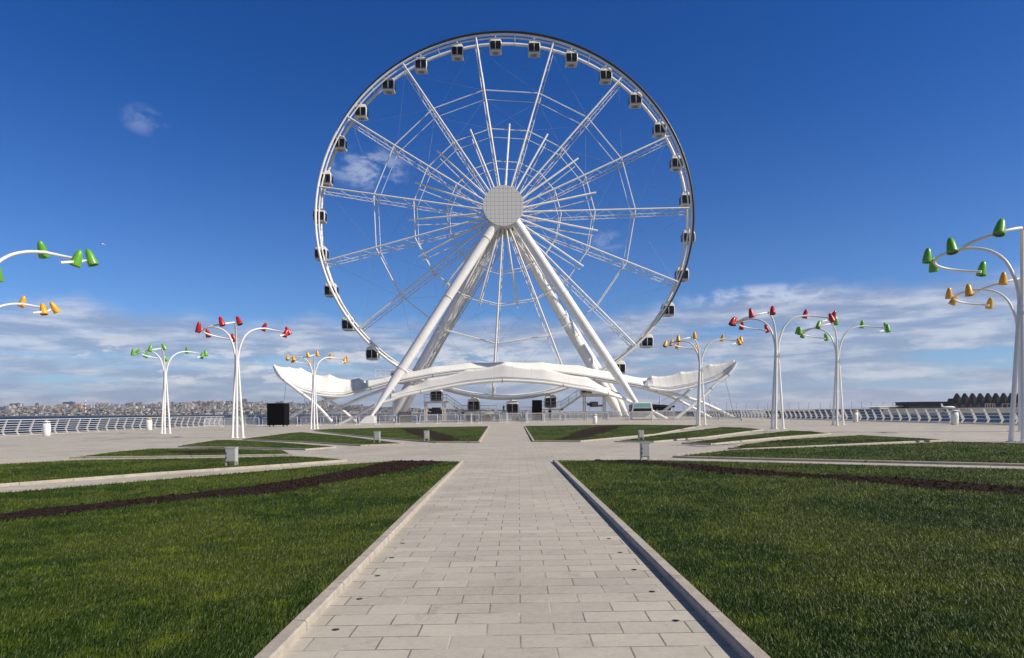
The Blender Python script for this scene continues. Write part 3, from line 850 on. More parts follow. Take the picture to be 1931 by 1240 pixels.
# rear band
bA = [(691, 731), (733, 720), (752, 717), (810, 706), (860, 699), (905, 695), (950, 694), (1000, 696), (1055, 702), (1108, 709), (1156, 717), (1214, 727)]
bR = [(690, 718), (738, 709), (767, 702), (817, 691), (886, 683.5), (953, 682), (1023, 683), (1092, 689), (1145, 700), (1178, 706.5), (1221, 713)]
surf(PD(bA, 101.6), scallop(PD(bR, 102.6), .12), PD([(x, y-1) for x, y in bA], 103.6))
ctube([P(530, 797, 101.9)]+[P(x, y+3, 101.9) for x, y in [(581, 764), (607, 755), (643, 743)]+bA]+[P(1281, 746, 101.9), P(1326, 760, 101.9), P(1396, 793, 101.9)], .26, 130, joints=(.12, .24, .4, .5, .62, .74, .86))
ctube([P(590, 790, 103.6)]+[P(x, y+9, 103.6) for x, y in [(640, 760), (679, 742), (733, 722)]], .22, 60, 'white')
ctube([P(x, y+8, 103.6) for x, y in [(1108, 705), (1160, 713), (1214, 724), (1270, 742)]]+[P(1345, 790, 103.6)], .22, 60, 'white')
# left wing
lF = [(517, 690), (526, 707), (545, 721), (571, 734), (605, 742), (626, 744.5), (648, 744), (686, 732), (694, 729)]
lRg = [(517, 688), (545, 692), (567, 693), (598, 707), (621, 705.5), (650, 715), (677, 713), (692, 718)]
surf(PD(lF, (99.5, 101.4)), scallop(PD(lRg, (101.5, 103.4)), .16), PD([(x, y-4) for x, y in lF], (102.5, 104.6)))
ctube(PD([(516.5, 690), (525, 708), (545, 723.5), (571, 737), (605, 745), (648, 747), (688, 736)], (99.4, 100.8)), .17, 60)
ctube([P(517, 689, 99.4), P(533, 713, 99.2), P(559, 734, 99), P(595, 762, 98.8), P(626, 795, 98.6)], .22, 40, joints=(.3, .6))
ctube([P(560, 715, 103.5), P(598, 741, 103), P(629, 760, 103), P(672, 795, 103)], .20, 40, 'white')
# right wing
rF = [(1221, 729), (1240, 732), (1262, 733.5), (1297, 728), (1321, 721.5), (1350, 712), (1373, 697), (1388, 686)]
rRg = [(1219, 714), (1228, 708.5), (1257, 709), (1284, 700.5), (1312, 698.5), (1338, 686.5), (1364, 685.5), (1384, 678)]
surf(PD(rF, (100.9, 99.5)), scallop(PD(rRg, (102, 99.9)), .12), PD([(x, y-4) for x, y in rF], (104, 101)))
ctube(PD([(1225, 732), (1262, 736.5), (1297, 731), (1321, 724.5), (1350, 715), (1374, 699), (1389, 682)], (100.8, 99.4)), .19, 60)
ctube([P(1389, 683, 99.4), P(1376, 704, 99.2), P(1350, 724, 99), P(1321, 752, 98.8), P(1262, 798, 98.6)], .22, 40, joints=(.3, .6))
ctube([P(1330, 715, 103.5), P(1300, 735, 103), P(1283, 750, 103), P(1225, 795, 103)], .20, 40)
for (a, b) in (((540, 720), (530, 800)), ((576, 738), (570, 800)), ((1367, 712), (1387, 796)), ((1330, 722), (1345, 796)), ((1240, 760), (1310, 722))):
    MB().tube([tl(P(a[0], a[1], 100)), tl(P(b[0], b[1], 101))], .022, 5).build('stay_cable', M['darkgrey'], T_)
# bottom spoke guide mast seen under the canopy and maintenance cradle at the left
m = MB()
for y in (0, 1.0):
    for x0, x1 in ((708, 747),):
        for py in (696, 702, 710): m.bar(P(x0, py, 104+y), P(x1, py, 104+y), .05, .05)
        for px in (708, 717, 727, 737, 747): m.bar(P(px, 696, 104+y), P(px, 711, 104+y), .05, .05)
m.box(P(727, 711.5, 104.5), (3.3, 1.1, .12))
q = empty('service_gantry', P(727, 712, 104.5)); 
for i, v in enumerate(m.v): m.v[i] = tuple(Vector(v)-Vector(q.location))
m.build('cage', M['white'], q)
MB().tube([(1.2, 0, 0), (1.2, 0, -(P(727, 712, 104.5).z))], .14, 8).build('post', M['truss'], q)
MB().box((1.25, 0, .5), (.9, .8, .9)).build('motor', M['darkgrey'], q)
tag(q, 'small white railed service gantry behind the left leg above the canopy', 'gantry')

# ---------------------------------------------------------------- boarding station
def station():
    S = empty('boarding_platform', XG(970, 104.5)); O = Vector(S.location)
    def l(px, py, d=104.): return P(px, py, d)-O
    tag(S, 'beige steel boarding platform with stairs and railings on both sides under the wheel', 'platform')
    def deck(px0, px1, py, name='deck', d0=103.6, d1=105.6, th=.28):
        a, b = l(px0, py, d0), l(px1, py, d0)
        m = MB(); m.box(((a.x+b.x)/2, (d0+d1)/2-O.y, a.z-th/2), (b.x-a.x, d1-d0, th)); return m.build(name, M['cream'], S)
    deck(799, 842, 756.5); deck(868, 938, 777); deck(1022, 1062, 770.5); deck(1100, 1144, 742, th=.45)
    def rail(pts, d, h=1.05, glass=True):
        m = MB(); mm = MB(); q = [l(x, y, d) for x, y in pts]
        for a, b in zip(q, q[1:]):
            m.tube([a+Vector((0, 0, h)), b+Vector((0, 0, h))], .035, 6); m.tube([a+Vector((0, 0, h*.5)), b+Vector((0, 0, h*.5))], .02, 6)
            n = max(1, int((b-a).length/1.1))
            for k in range(n+1): p = a.lerp(b, k/n); m.tube([p, p+Vector((0, 0, h))], .03, 6)
            n2 = max(1, int((b-a).length/.16))
            for k in range(n2): p = a.lerp(b, k/n2); mm.tube([p, p+Vector((0, 0, h))], .008, 4, caps=False)
        r_ = m.build('railing', M['grey'], S); mm.build('balusters', M['grey'], r_)
    rail([(800, 756), (842, 756), (872, 777), (897, 777)], 103.6); rail([(800, 756), (842, 756), (872, 777), (890, 777)], 105.6)
    rail([(905, 777), (937, 777)], 103.6); rail([(905, 777), (937, 777)], 105.6)
    rail([(980, 780), (1003, 780), (1022, 770), (1058, 770), (1101, 741), (1143, 741)], 103.6); rail([(1022, 770), (1058, 770), (1101, 741), (1143, 741)], 105.6)
    for a, b in (((842, 757), (875, 779)), ((1058, 772), (1100, 743)), ((1003, 781), (1022, 772))):
        m = MB()
        for d in (103.65, 105.55): m.bar(l(*a, d), l(*b, d), .1, .34)
        p0, p1 = l(*a, 104.6), l(*b, 104.6); n = 12
        for k in range(n): p = p0.lerp(p1, (k+.5)/n); m.box(p, (.32, 1.8, .05))
        m.build('stair', M['cream'], S)
    for px, py in ((801, 758), (804.5, 758), (835, 758), (839, 758), (877, 780), (905, 780), (932, 780), (1026, 773), (1056, 773), (1100, 745), (1103.5, 745), (1137.5, 745), (1141, 745)):
        for d in (103.9, 105.4):
            a = l(px, py, d); a.z > .1 and MB().box((a.x, a.y, a.z/2), (.20, .20, a.z)).build('support_post', M['cream'], S)
    for x0, x1, y0, y1 in ((815, 831, 768, 776.5), (1113, 1127, 757, 767)):
        m = MB(); a, b = l(x0, y0, 106.8), l(x1, y1, 106.8); m.box((a+b)/2, (b.x-a.x, 1.2, a.z-b.z))
        c_ = l(x0-6, (y0+y1)/2, 106.8); m.tube([c_, c_+Vector((1.2, 0, 0))], .22, 10); m.box(c_+Vector((-.35, 0, .25)), (.7, .3, .12))
        m.tube([b+Vector((.0, 0, .2)), b+Vector((.9, 0, .2))], .16, 10)
        if x0 < 900: m.box((a+b)/2+Vector((-.2, 0, -.5)), (2.6, 1.1, .28))
        m.build('drive_motor', M['darkgrey'], S)
    for x0, x1, y in ((895, 903, 786), (955, 962, 786), (1040, 1058, 790)):
        pass
station()
def gbox(name, px0, px1, top, d, depth, mt, label, cat, group=None, legs=False):
    a, b = XG(px0, d), XG(px1, d); zt = P((px0+px1)/2, top, d).z
    q = empty(name, ((a.x+b.x)/2, d, gz((a.x+b.x)/2))); h = zt-q.location.z; w = b.x-a.x; z0 = .18 if legs else 0
    o = MB().box((0, 0, (h+z0)/2), (w, depth, h-z0)).build('body', M[mt], q); bevel(o, .03)
    m = MB()
    if legs:
        for sx in (-.4, .4):
            for sy in (-.35, .35): m.box((sx*w, sy*depth, .09), (.1, .1, .18))
        m.build('foot', M['black'], q)
    m = MB(); m.box((0, -depth/2-.012, h*.55), (w*.9, .02, h*.72)); m.build('panel', M[mt], q)
    return tag(q, label, cat, group)
gbox('loudspeaker_stack', 508.5, 541, 760, 84, 1.9, 'black', 'tall black box on short feet behind the barriers left of the wheel', 'speaker', legs=True)
gbox('loudspeaker_stack', 1003.5, 1022, 754, 103, .9, 'black', 'tall black box at the foot of the right stairs under the wheel', 'speaker')
for x0, x1, tp, lab in ((752, 775, 776, 'low grey shed behind the barriers right of the left leg foot'), (880, 896, 783, 'dark machine cabinet under the left boarding platform'),
                        (906, 926, 784, 'pale machine cabinet with round fan under the left boarding platform'), (965, 978, 783, 'grey equipment box below the bottom cabin')):
    q = gbox('equipment_box', x0, x1, tp, 106, 1.4, 'grey' if 'pale' not in lab else 'plastic', lab, 'equipment box')
    if 'fan' in lab:
        MB().lathe([(0, .03), (.25, .03), (.33, 0)], 20, (.35, -.74, .75), (0, -1, 0)).build('fan', M['yellow'], q)

# ticket booth made from a cabin
def booth():
    d = 88.; a, b = XG(1188.5, d), XG(1228, d); w = b.x-a.x; top = P(1208, 758, d).z
    q = empty('ticket_booth', ((a.x+b.x)/2, d, gz(a.x))); h = top-q.location.z; D = 2.4
    prof = [(-w*.50, 0.12), (w*.50, .12), (w*.51, h*.45), (w*.44, h*.93), (w*.38, h), (-w*.38, h), (-w*.44, h*.93), (-w*.51, h*.45)]
    o = MB().prism(prof, -D/2, D/2, 'y').build('body', M['cabinwhite'], q); fixn(o); bevel(o, .08, 3)
    def quad(x0, x1, z0, z1, mt, nm, y=-D/2-.02, t=.03):
        f = lambda z, s: s*(.485 if z < h*.5 else lerp(.485, .40, (z-h*.5)/(h*.5)))*w
        m = MB(); m.prism([(f(z0, -1)*x0, z0), (f(z0, 1)*x1, z0), (f(z1, 1)*x1, z1), (f(z1, -1)*x0, z1)], y, y+t, 'y'); fixn(m.build(nm, M[mt], q))
    quad(.9, .9, h*.70, h*.93, 'teal', 'upper_window'); quad(.9, .9, h*.48, h*.66, 'glass', 'service_window')
    MB().box((0, -D/2-.12, h*.455), (w*.9, .3, .06)).build('counter', M['white'], q)
    for s in (-1, 1): MB().prism([(-.9, h*.3), (.9, h*.3), (.8, h*.85), (-.8, h*.85)], s*w*.50, s*(w*.50+.02), 'x').build('side_window', M['glass'], q)
    MB().box((0, 0, .06), (w*.9, D*.9, .12)).build('plinth', M['darkgrey'], q)
    tag(q, 'white ticket booth with teal upper glass in front of the right leg', 'ticket booth')
booth()

# ---------------------------------------------------------------- crowd barriers
def make_barrier(w=2.3, h=1.12):
    q = empty('crowd_barrier'); m = MB(); r = .12
    pts = []
    for cx, cz, s in ((w/2-r, h-r, 0), (-w/2+r, h-r, 1)):
        for k in range(5): t = PI/2*(s+k/4); pts.append((cx+r*math.cos(t), 0, cz+r*math.sin(t)))
    m.tube([(w/2, 0, .05)]+pts+[(-w/2, 0, .05)], .036, 8); m.tube([(-w/2, 0, .2), (w/2, 0, .2)], .022, 8)
    m.build('frame', M['barrier'], q); m = MB()
    n = 17
    for k in range(1, n): m.tube([(-w/2+w*k/n, 0, .2), (-w/2+w*k/n, 0, h-.02)], .020, 5, caps=False)
    m.build('bars', M['barrier'], q)
    for s in (-1, 1): MB().tube([(s*(w/2-.05), -.3, .02), (s*(w/2-.05), 0, .16), (s*(w/2-.05), .3, .02)], .03, 6).build('foot', M['barrier'], q)
    return q
bar = make_barrier(); first = True
def fence_d(px):     # the row runs slightly slantwise over the plaza
    return np.interp(px, [440, 720, 940, 1180, 1420], [88, 83, 79, 76.5, 72])
px = 402.; k = 0; used_b = []
while px < 1450:
    d = float(fence_d(px)); p = XG(px, d); used_b.append((px, d)); px += 2.46/d*F
nb = len(used_b)
for i, (px, d) in enumerate(used_b):
    d2 = float(fence_d(px+5)); a = math.atan2(d2-d, 5/F*d)
    o = bar if i == 0 else copy_tree(bar)
    p = XG(px, d); o.location = p; o.rotation_euler = (0, math.atan(-GS), a)
    if i == 0: lab = 'white crowd barrier at the left end of the row in front of the wheel'
    elif i == nb-1: lab = 'white crowd barrier at the right end of the row in front of the wheel'
    else: lab = 'white steel crowd barrier standing in the row between plaza and wheel'
    tag(o, lab, 'barrier', 'crowd barriers in a row before the wheel')

# gate posts at the end of the path
for px, lab in ((889, 'thick white post in the barrier row left of the path end'), (956, 'thick white post with base plate, left side of the gate in the barrier row'), (994, 'thick white post with base plate, right side of the gate in the barrier row')):
    p = XG(px, 78.3); q = empty('gate_post', p)
    MB().box((0, 0, .62), (.14, .14, 1.24)).build('post', M['barrier'], q); MB().box((0, 0, .03), (.5, .4, .06)).build('base_plate', M['barrier'], q)
    MB().box((0, 0, 1.27), (.18, .18, .05)).build('cap', M['barrier'], q)
    tag(q, lab, 'post', 'gate posts in the barrier row')

# ---------------------------------------------------------------- bins and cabinets
def bin_(px, py, h_px, top, label):
    b = G(px, py); q = empty('litter_bin', (b.x, b.y, gz(b.x))); h = h_px/F*b.y; s = h/1.0
    prof = [(0, 0), (.19, 0), (.215, .05), (.235, .35), (.235, .6), (.21, .83), (.185, .83), (.18, .7)]
    MB().lathe([(r*s, z*s) for r, z in prof], 28).build('body', M['plastic'], q)
    MB().lathe([(r*s, z*s) for r, z in [(.13, .80), (.13, .92)]], 20).build('neck', M['darkgrey'], q)
    m = MB()
    for k in range(4): a = PI/4+k*PI/2; m.tube([(.17*s*math.cos(a), .17*s*math.sin(a), .8*s), (.17*s*math.cos(a), .17*s*math.sin(a), .93*s)], .015*s, 6)
    m.build('lid_post', M['plastic'], q)
    MB().lathe([(r*s, z*s) for r, z in [(.20, .90), (.225, .915), (.20, .95), (.12, .99), (0, 1.0)]], 24).build('lid', M[top], q)
    tag(q, label, 'litter bin', 'white round litter bins on the plaza')
bin_(88, 822, 29, 'plastic', 'white round litter bin with white domed lid by the left railing')
bin_(281, 811, 24, 'yellow', 'white litter bin with yellow lid by the left railing, left of the green lamp')
bin_(1122, 798.5, 18, 'plastic', 'white litter bin in front of the barriers left of the ticket booth')
bin_(1613, 795.5, 22, 'yellow', 'white litter bin with yellow lid by the right railing')
bin_(1800.5, 800.5, 28, 'plastic', 'white litter bin with white domed lid by the right railing near the photo edge')
def cabinet(px, py, w_px, h_px, label, feet=.22):
    b = G(px, py, KH); d = b.y; q = empty('electrical_cabinet', (b.x, b.y, gz(b.x)+KH-.02)); w = w_px/F*d; h = h_px/F*d; f = h*feet; D = w*.62
    o = MB().box((0, 0, (h+f)/2), (w, D, h-f)).build('body', M['cabinet'], q); bevel(o, .008)
    MB().box((0, 0, h+.008), (w*1.05, D*1.08, .02)).build('top_cover', M['cabinet'], q)
    o = MB().box((0.01*w, -D/2-.006, (h+f)/2), (w*.86, .012, (h-f)*.9)).build('door', M['cabinet'], q); bevel(o, .003)
    m = MB(); m.box((-w*.34, -D/2-.02, (h+f)/2+.1*h), (.012, .02, .05)); m.box((-w*.34, -D/2-.02, (h+f)/2-.15*h), (.012, .02, .05)); m.build('hinge', M['darkgrey'], o)
    for sx in (-1, 1):
        for sy in (-1, 1): MB().box((sx*(w/2-.02), sy*(D/2-.02), f/2), (.035, .035, f)).build('leg', M['cabinet'], q)
    tag(q, label, 'cabinet', 'grey cabinets standing in the lawns')
cabinet(437, 876.5, 20, 34, 'large grey electrical cabinet on legs in the left lawn')
cabinet(711, 833.5, 11.5, 20.5, 'small grey cabinet in a wedge of lawn below the left leg of the wheel')
cabinet(804.5, 830.5, 9.5, 19, 'small grey cabinet beside the soil strip left of the path')
cabinet(1208.5, 828, 10.5, 17.5, 'small grey cabinet in the right lawn, behind the larger one')
cabinet(1216, 867, 17, 33, 'larger grey electrical cabinet at the corner of the near right lawn')

# ---------------------------------------------------------------- people
def person(px, d, h_px, feet, label, pose):
    base = XG(px, d); z0 = base.z if feet is None else P(px, feet, d).z
    S = h_px/F*d
    q = empty('person', (base.x, d, z0))
    J = {'pelvis': (0, 0, .52), 'belly': (0, 0, .62), 'chest': (0, .0, .74), 'neck': (0, 0, .83), 'head': (0, -.005, .90), 'crown': (0, -.005, .965),
         'hipL': (-.052, 0, .50), 'kneeL': (-.062, -.012, .28), 'ankL': (-.068, .0, .05), 'toeL': (-.075, -.07, .02),
         'hipR': (.052, 0, .50), 'kneeR': (.062, -.012, .28), 'ankR': (.07, .0, .05), 'toeR': (.078, -.07, .02),
         'shL': (-.10, 0, .80), 'elL': (-.135, .01, .63), 'wrL': (-.13, -.03, .48), 'haL': (-.13, -.045, .43),
         'shR': (.10, 0, .80), 'elR': (.135, .01, .63), 'wrR': (.13, -.03, .48), 'haR': (.13, -.045, .43)}
    J.update(pose)
    names = list(J); E = [('pelvis', 'belly'), ('belly', 'chest'), ('chest', 'neck'), ('neck', 'head'), ('head', 'crown')]
    for s in 'LR': E += [('pelvis', 'hip'+s), ('hip'+s, 'knee'+s), ('knee'+s, 'ank'+s), ('ank'+s, 'toe'+s), ('chest', 'sh'+s), ('sh'+s, 'el'+s), ('el'+s, 'wr'+s), ('wr'+s, 'ha'+s)]
    R = {'pelvis': .085, 'belly': .075, 'chest': .088, 'neck': .034, 'head': .05, 'crown': .04, 'hip': .055, 'knee': .038, 'ank': .026, 'toe': .018, 'sh': .042, 'el': .029, 'wr': .019, 'ha': .020}
    me = bpy.data.meshes.new('body'); me.from_pydata([tuple(v*S for v in J[n_]) for n_ in names], [(names.index(a), names.index(b)) for a, b in E], [])
    me.materials.append(M['cloth']); o = bpy.data.objects.new('body', me); C.objects.link(o); o.parent = q
    sk = o.modifiers.new('skin', 'SKIN'); sk.use_smooth_shade = True
    for i, n_ in enumerate(names):
        r_ = (R.get(n_) or R[n_.rstrip('LR')])*S; sv = me.skin_vertices[0].data[i]; sv.radius = (r_, r_*.8); sv.use_root = n_ == 'pelvis'
    ss = o.modifiers.new('sub', 'SUBSURF'); ss.levels = 1; ss.render_levels = 2
    hx, hy, hz_ = [v*S for v in J['head']]
    MB().lathe([(.0, .062*S), (.035*S, .052*S), (.056*S, .02*S), (.058*S, -.02*S), (.05*S, -.045*S)], 14, (hx, hy+.012*S, hz_+.03*S)).build('hair', M['hair'], q)
    MB().lathe([(.0, .05*S), (.03*S, .03*S), (.034*S, -.01*S), (.02*S, -.045*S), (0, -.05*S)], 12, (hx, hy-.022*S, hz_+.005*S)).build('face', M['skin'], q)
    tag(q, label, 'person')
person(950, 103.2, 16.5, 779.5, 'person in black under the wheel with one arm reaching to the bottom cabin', {'elR': (.16, -.0, .76), 'wrR': (.26, -.02, .80), 'haR': (.31, -.02, .80), 'kneeL': (-.09, -.01, .27), 'ankL': (-.11, 0, .04), 'toeL': (-.12, -.06, .02)})
person(1037, 100, 22.5, None, 'person in black standing behind the barriers below the right platform', {'elL': (-.15, -.02, .64), 'wrL': (-.06, -.09, .58), 'haL': (-.02, -.10, .58), 'elR': (.15, -.02, .64), 'wrR': (.06, -.09, .58), 'haR': (.02, -.10, .59)})

# ---------------------------------------------------------------- far shore with the city
def vcol_mat(name, rough=.8, win=0.):
    m = bpy.data.materials.new(name); m.use_nodes = True; k = NT(m.node_tree); b = k.n['Principled BSDF']
    a = k.new('ShaderNodeAttribute', attribute_name='paint').outputs['Color']
    g = coords(k); x, y, z = k.sep(g)
    if win:
        s1 = k.math('FRACT', k.math('DIVIDE', z, 6.0)); s2 = k.math('FRACT', k.math('DIVIDE', k.math('ADD', x, y), 7.5))
        w_ = k.math('MULTIPLY', k.smooth(s1, .40, .5), k.smooth(s2, .3, .45))
        c = k.mix(k.math('MULTIPLY', w_, win), a, rgb(.07, .08, .10))
    else: c = a
    c = k.mix(k.smooth(k.noise(g, .03, 5, .6), .4, .7, 0, .3), c, rgb(.12, .11, .11))
    k.l.new(c, b.inputs['Base Color']); b.inputs['Roughness'].default_value = rough; b.inputs['Specular IOR Level'].default_value = .1
    return m
M['city'] = vcol_mat('city_walls', win=.7)
def hillmat():
    m = bpy.data.materials.new('hillside'); m.use_nodes = True; k = NT(m.node_tree); b = k.n['Principled BSDF']
    g = coords(k); n = k.noise(g, .012, 8, .7); n2 = k.noise(g, .05, 6, .7)
    c = k.mix(k.smooth(n, .38, .65), rgb(.13, .115, .105), rgb(.055, .07, .055)); c = k.mix(k.smooth(n2, .55, .7, 0, .7), c, rgb(.24, .215, .20))
    k.l.new(c, b.inputs['Base Color']); b.inputs['Roughness'].default_value = .95; return m
M['hill'] = hillmat()
TOPX = [-500, -100, 0, 60, 120, 170, 240, 290, 330, 370, 410, 450, 500, 560, 620, 680, 740, 800, 870, 960, 1060]
TOPY = [772, 769, 768, 767, 766, 765, 764.5, 763.5, 761.5, 758.5, 757.5, 758, 761, 762, 764, 767, 769.5, 772, 774, 775.4, 775.2]
D0, D1 = 2350., 3700.
def city_pt(px, t, h=0):
    """t: 0 at the shore, 1 at the crest"""
    d = lerp(D0, D1, t); u = (px-CX)/F; hz_y = CY-(px-CX)*T      # true horizon row at this column
    z_sh = SEA+1.5; yt = float(np.interp(px, TOPX, TOPY)); z_top = H+(hz_y-yt)/F*D1
    z = z_sh+(max(z_top, z_sh+1)-z_sh)*(t**1.25); return Vector((u*d, d, z+h))
m = MB(); cols = list(range(-520, 1080, 16)); rows = [k/14 for k in range(15)]
vs = [city_pt(px, t) for t in rows for px in cols]; nc = len(cols)
m.add(vs, [(i*nc+j, i*nc+j+1, (i+1)*nc+j+1, (i+1)*nc+j) for i in range(14) for j in range(nc-1)], True)
base = [city_pt(px, 0)+Vector((0, -30, -3)) for px in cols]; m.add(base+[city_pt(px, 0) for px in cols], [(j, j+1, nc+j+1, nc+j) for j in range(nc-1)])
back = [city_pt(px, 1)+Vector((0, 900, -60)) for px in cols]; m.add([city_pt(px, 1) for px in cols]+back, [(j, j+1, nc+j+1, nc+j) for j in range(nc-1)])
tag(m.build('hills', M['hill']), kind='structure')
PAL = [(.52, .46, .40), (.46, .40, .37), (.60, .55, .50), (.40, .38, .38), (.30, .31, .34), (.50, .42, .36), (.62, .60, .58), (.36, .30, .28), (.22, .22, .25), (.55, .44, .34)]
def paint_box(V, Fc, Cl, c, w, dp, h, col, ang, roof=None):
    cs, sn = math.cos(ang), math.sin(ang); o = len(V)
    for z in (-8, h):
        for x, y in ((-w/2, -dp/2), (w/2, -dp/2), (w/2, dp/2), (-w/2, dp/2)): V.append((c.x+x*cs-y*sn, c.y+x*sn+y*cs, c.z+z))
    for f in ((0, 1, 5, 4), (1, 2, 6, 5), (2, 3, 7, 6), (3, 0, 4, 7)): Fc.append(tuple(i+o for i in f)); Cl.append(col)
    Fc.append(tuple(i+o for i in (4, 5, 6, 7))); Cl.append(roof or col)
def paint_mesh(name, V, Fc, Cl, mt):
    me = bpy.data.meshes.new(name); me.from_pydata(V, [], Fc); me.update(); me.materials.append(mt)
    at = me.attributes.new('paint', 'FLOAT_COLOR', 'FACE'); at.data.foreach_set('color', np.array([(*c[:3], 1) for c in Cl], np.float32).ravel())
    o = bpy.data.objects.new(name, me); C.objects.link(o); return o
rnd = random.Random(11)
V, Fc, Cl = [], [], []
for i in range(6500):
    px = rnd.uniform(-150, 1000) if i % 5 else rnd.uniform(200, 560); t = rnd.random()**.8
    if px > 760 and rnd.random() < (px-760)/260: continue
    col = rnd.choice(PAL); f = rnd.uniform(.5, 1.3); col = tuple(min(.85, v*f) for v in col); s = rnd.uniform(.8, 1.5)
    paint_box(V, Fc, Cl, city_pt(px, t), rnd.uniform(6, 12)*s, rnd.uniform(6, 12), rnd.uniform(3, 5.5)*s, col, rnd.uniform(-.5, .5), rnd.choice([(.26, .15, .12), (.20, .19, .19), (.32, .30, .29), (.14, .14, .15)]))
o = paint_mesh('city_houses', V, Fc, Cl, M['city']); tag(o, 'dense mass of small houses covering the hillside across the bay', 'houses', kind='stuff')
V, Fc = [], []
for i in range(1500):
    c = city_pt(rnd.uniform(-150, 960), rnd.random()**.8); r = rnd.uniform(4, 9); h = rnd.uniform(6, 11); o = len(V); n = 6
    V += [(c.x+r*math.cos(2*PI*k/n)*rnd.uniform(.7, 1.2), c.y+r*math.sin(2*PI*k/n), c.z+h*.35+rnd.uniform(-1, 1)) for k in range(n)]+[(c.x, c.y, c.z+h), (c.x, c.y, c.z-2)]
    Fc += [(o+k, o+(k+1) % n, o+n) for k in range(n)]+[(o+(k+1) % n, o+k, o+n+1) for k in range(n)]
M['citytree'] = mat('far_tree_foliage', (.030, .042, .026), .9, vary=.4, vscale=.1)
me = bpy.data.meshes.new('city_trees'); me.from_pydata(V, [], Fc); me.materials.append(M['citytree']); o = bpy.data.objects.new('city_trees', me); C.objects.link(o)
tag(o, 'scattered dark trees among the houses across the bay', 'trees', kind='stuff')
# apartment blocks one can tell apart: (px, top row, width px, height px, colour, label)
def block(px, ytop, w, hp_, col, t, label, group=None, ang=0.):
    d = lerp(D0, D1, t); x0 = P(px, ytop, d); h = hp_/F*d; zt = city_pt(px, t).z; h = max(h, x0.z-zt); c = Vector((x0.x, d, x0.z-h)); V, Fc, Cl = [], [], []
    W_ = w/F*d; paint_box(V, Fc, Cl, c, W_, min(W_, 18), h, col, ang, (.3, .3, .3))
    paint_box(V, Fc, Cl, c+Vector((W_*.2, 0, h)), W_*.25, 6, 3, tuple(v*.8 for v in col), ang)
    o = paint_mesh('apartment_block', V, Fc, Cl, M['city'])
    me = o.data
    for v in me.vertices: v.co = v.co-c
    o.location = c
    return tag(o, label, 'apartment block', group)
GB = 'apartment blocks of the city across the bay'
block(38, 761, 4.5, 10, (.75, .73, .70), .9, 'slim bright white tower block on the crest at the far left of the city', GB)
block(31, 760.5, 22, 4, (.10, .11, .14), .95, 'long dark slab at the crest behind the slim white tower, far left of the city', GB)
block(70, 760, 4, 5, (.20, .16, .18), .95, 'small lone dark block on the crest between the white tower and the chimney', GB)
block(92, 765, 14, 5, (.66, .58, .46), .8, 'wide cream block below the crest, left of the long dark hilltop building', GB)
block(118, 762, 19, 8, (.62, .57, .52), .8, 'wide pale slab just below the dark hilltop building left of the chimney', GB)
block(130, 757.5, 20, 4, (.11, .11, .14), 1., 'dark flat hilltop building above the pale slab left of the chimney', GB)
block(146, 761, 4.6, 10.5, (.66, .42, .22), .7, 'orange and cream tower block directly left of the striped chimney', GB)
block(152, 761, 4.6, 10.5, (.70, .48, .26), .7, 'second orange tower block, between its twin and the striped chimney', GB)
block(170, 763.5, 7, 7, (.62, .56, .52), .7, 'pinkish white block just right of the striped chimney', GB)
block(176.5, 763.5, 3, 7, (.72, .68, .60), .68, 'narrow white block right of the pinkish one next to the chimney', GB)
for j, x_ in enumerate((185, 191, 197, 203.5)):
    block(x_, 759.5+.3*j, 4.6, 8, (.60, .52, .44) if j % 2 else (.66, .60, .52), .85, ['leftmost', 'second', 'third', 'rightmost'][j]+' of four equal cream towers in a row on the crest right of the chimney', GB)
block(221, 762.5, 9, 9, (.34, .40, .52), .6, 'blue glazed office block in the city left of the green lamp', GB)
block(258, 760, 9, 4, (.60, .58, .57), .9, 'stepped white building on the crest above the yellow-lidded bin', GB)
block(268, 766, 8, 7, (.68, .67, .66), .6, 'bright white block with grey sides, left of the green lamp pole', GB)
for j, (x_, c_) in enumerate(((277, (.22, .20, .22)), (284, (.46, .38, .36)), (290.5, (.16, .20, .30)), (297, (.30, .32, .40)), (303, (.14, .18, .27)))):
    block(x_, 766+.4*j, 5.2, 9.5, c_, .55, ['dark brown tower', 'reddish tower', 'dark blue tower', 'grey blue tower', 'darkest blue tower'][j]+' in the cluster just left of the green lamp pole', GB)
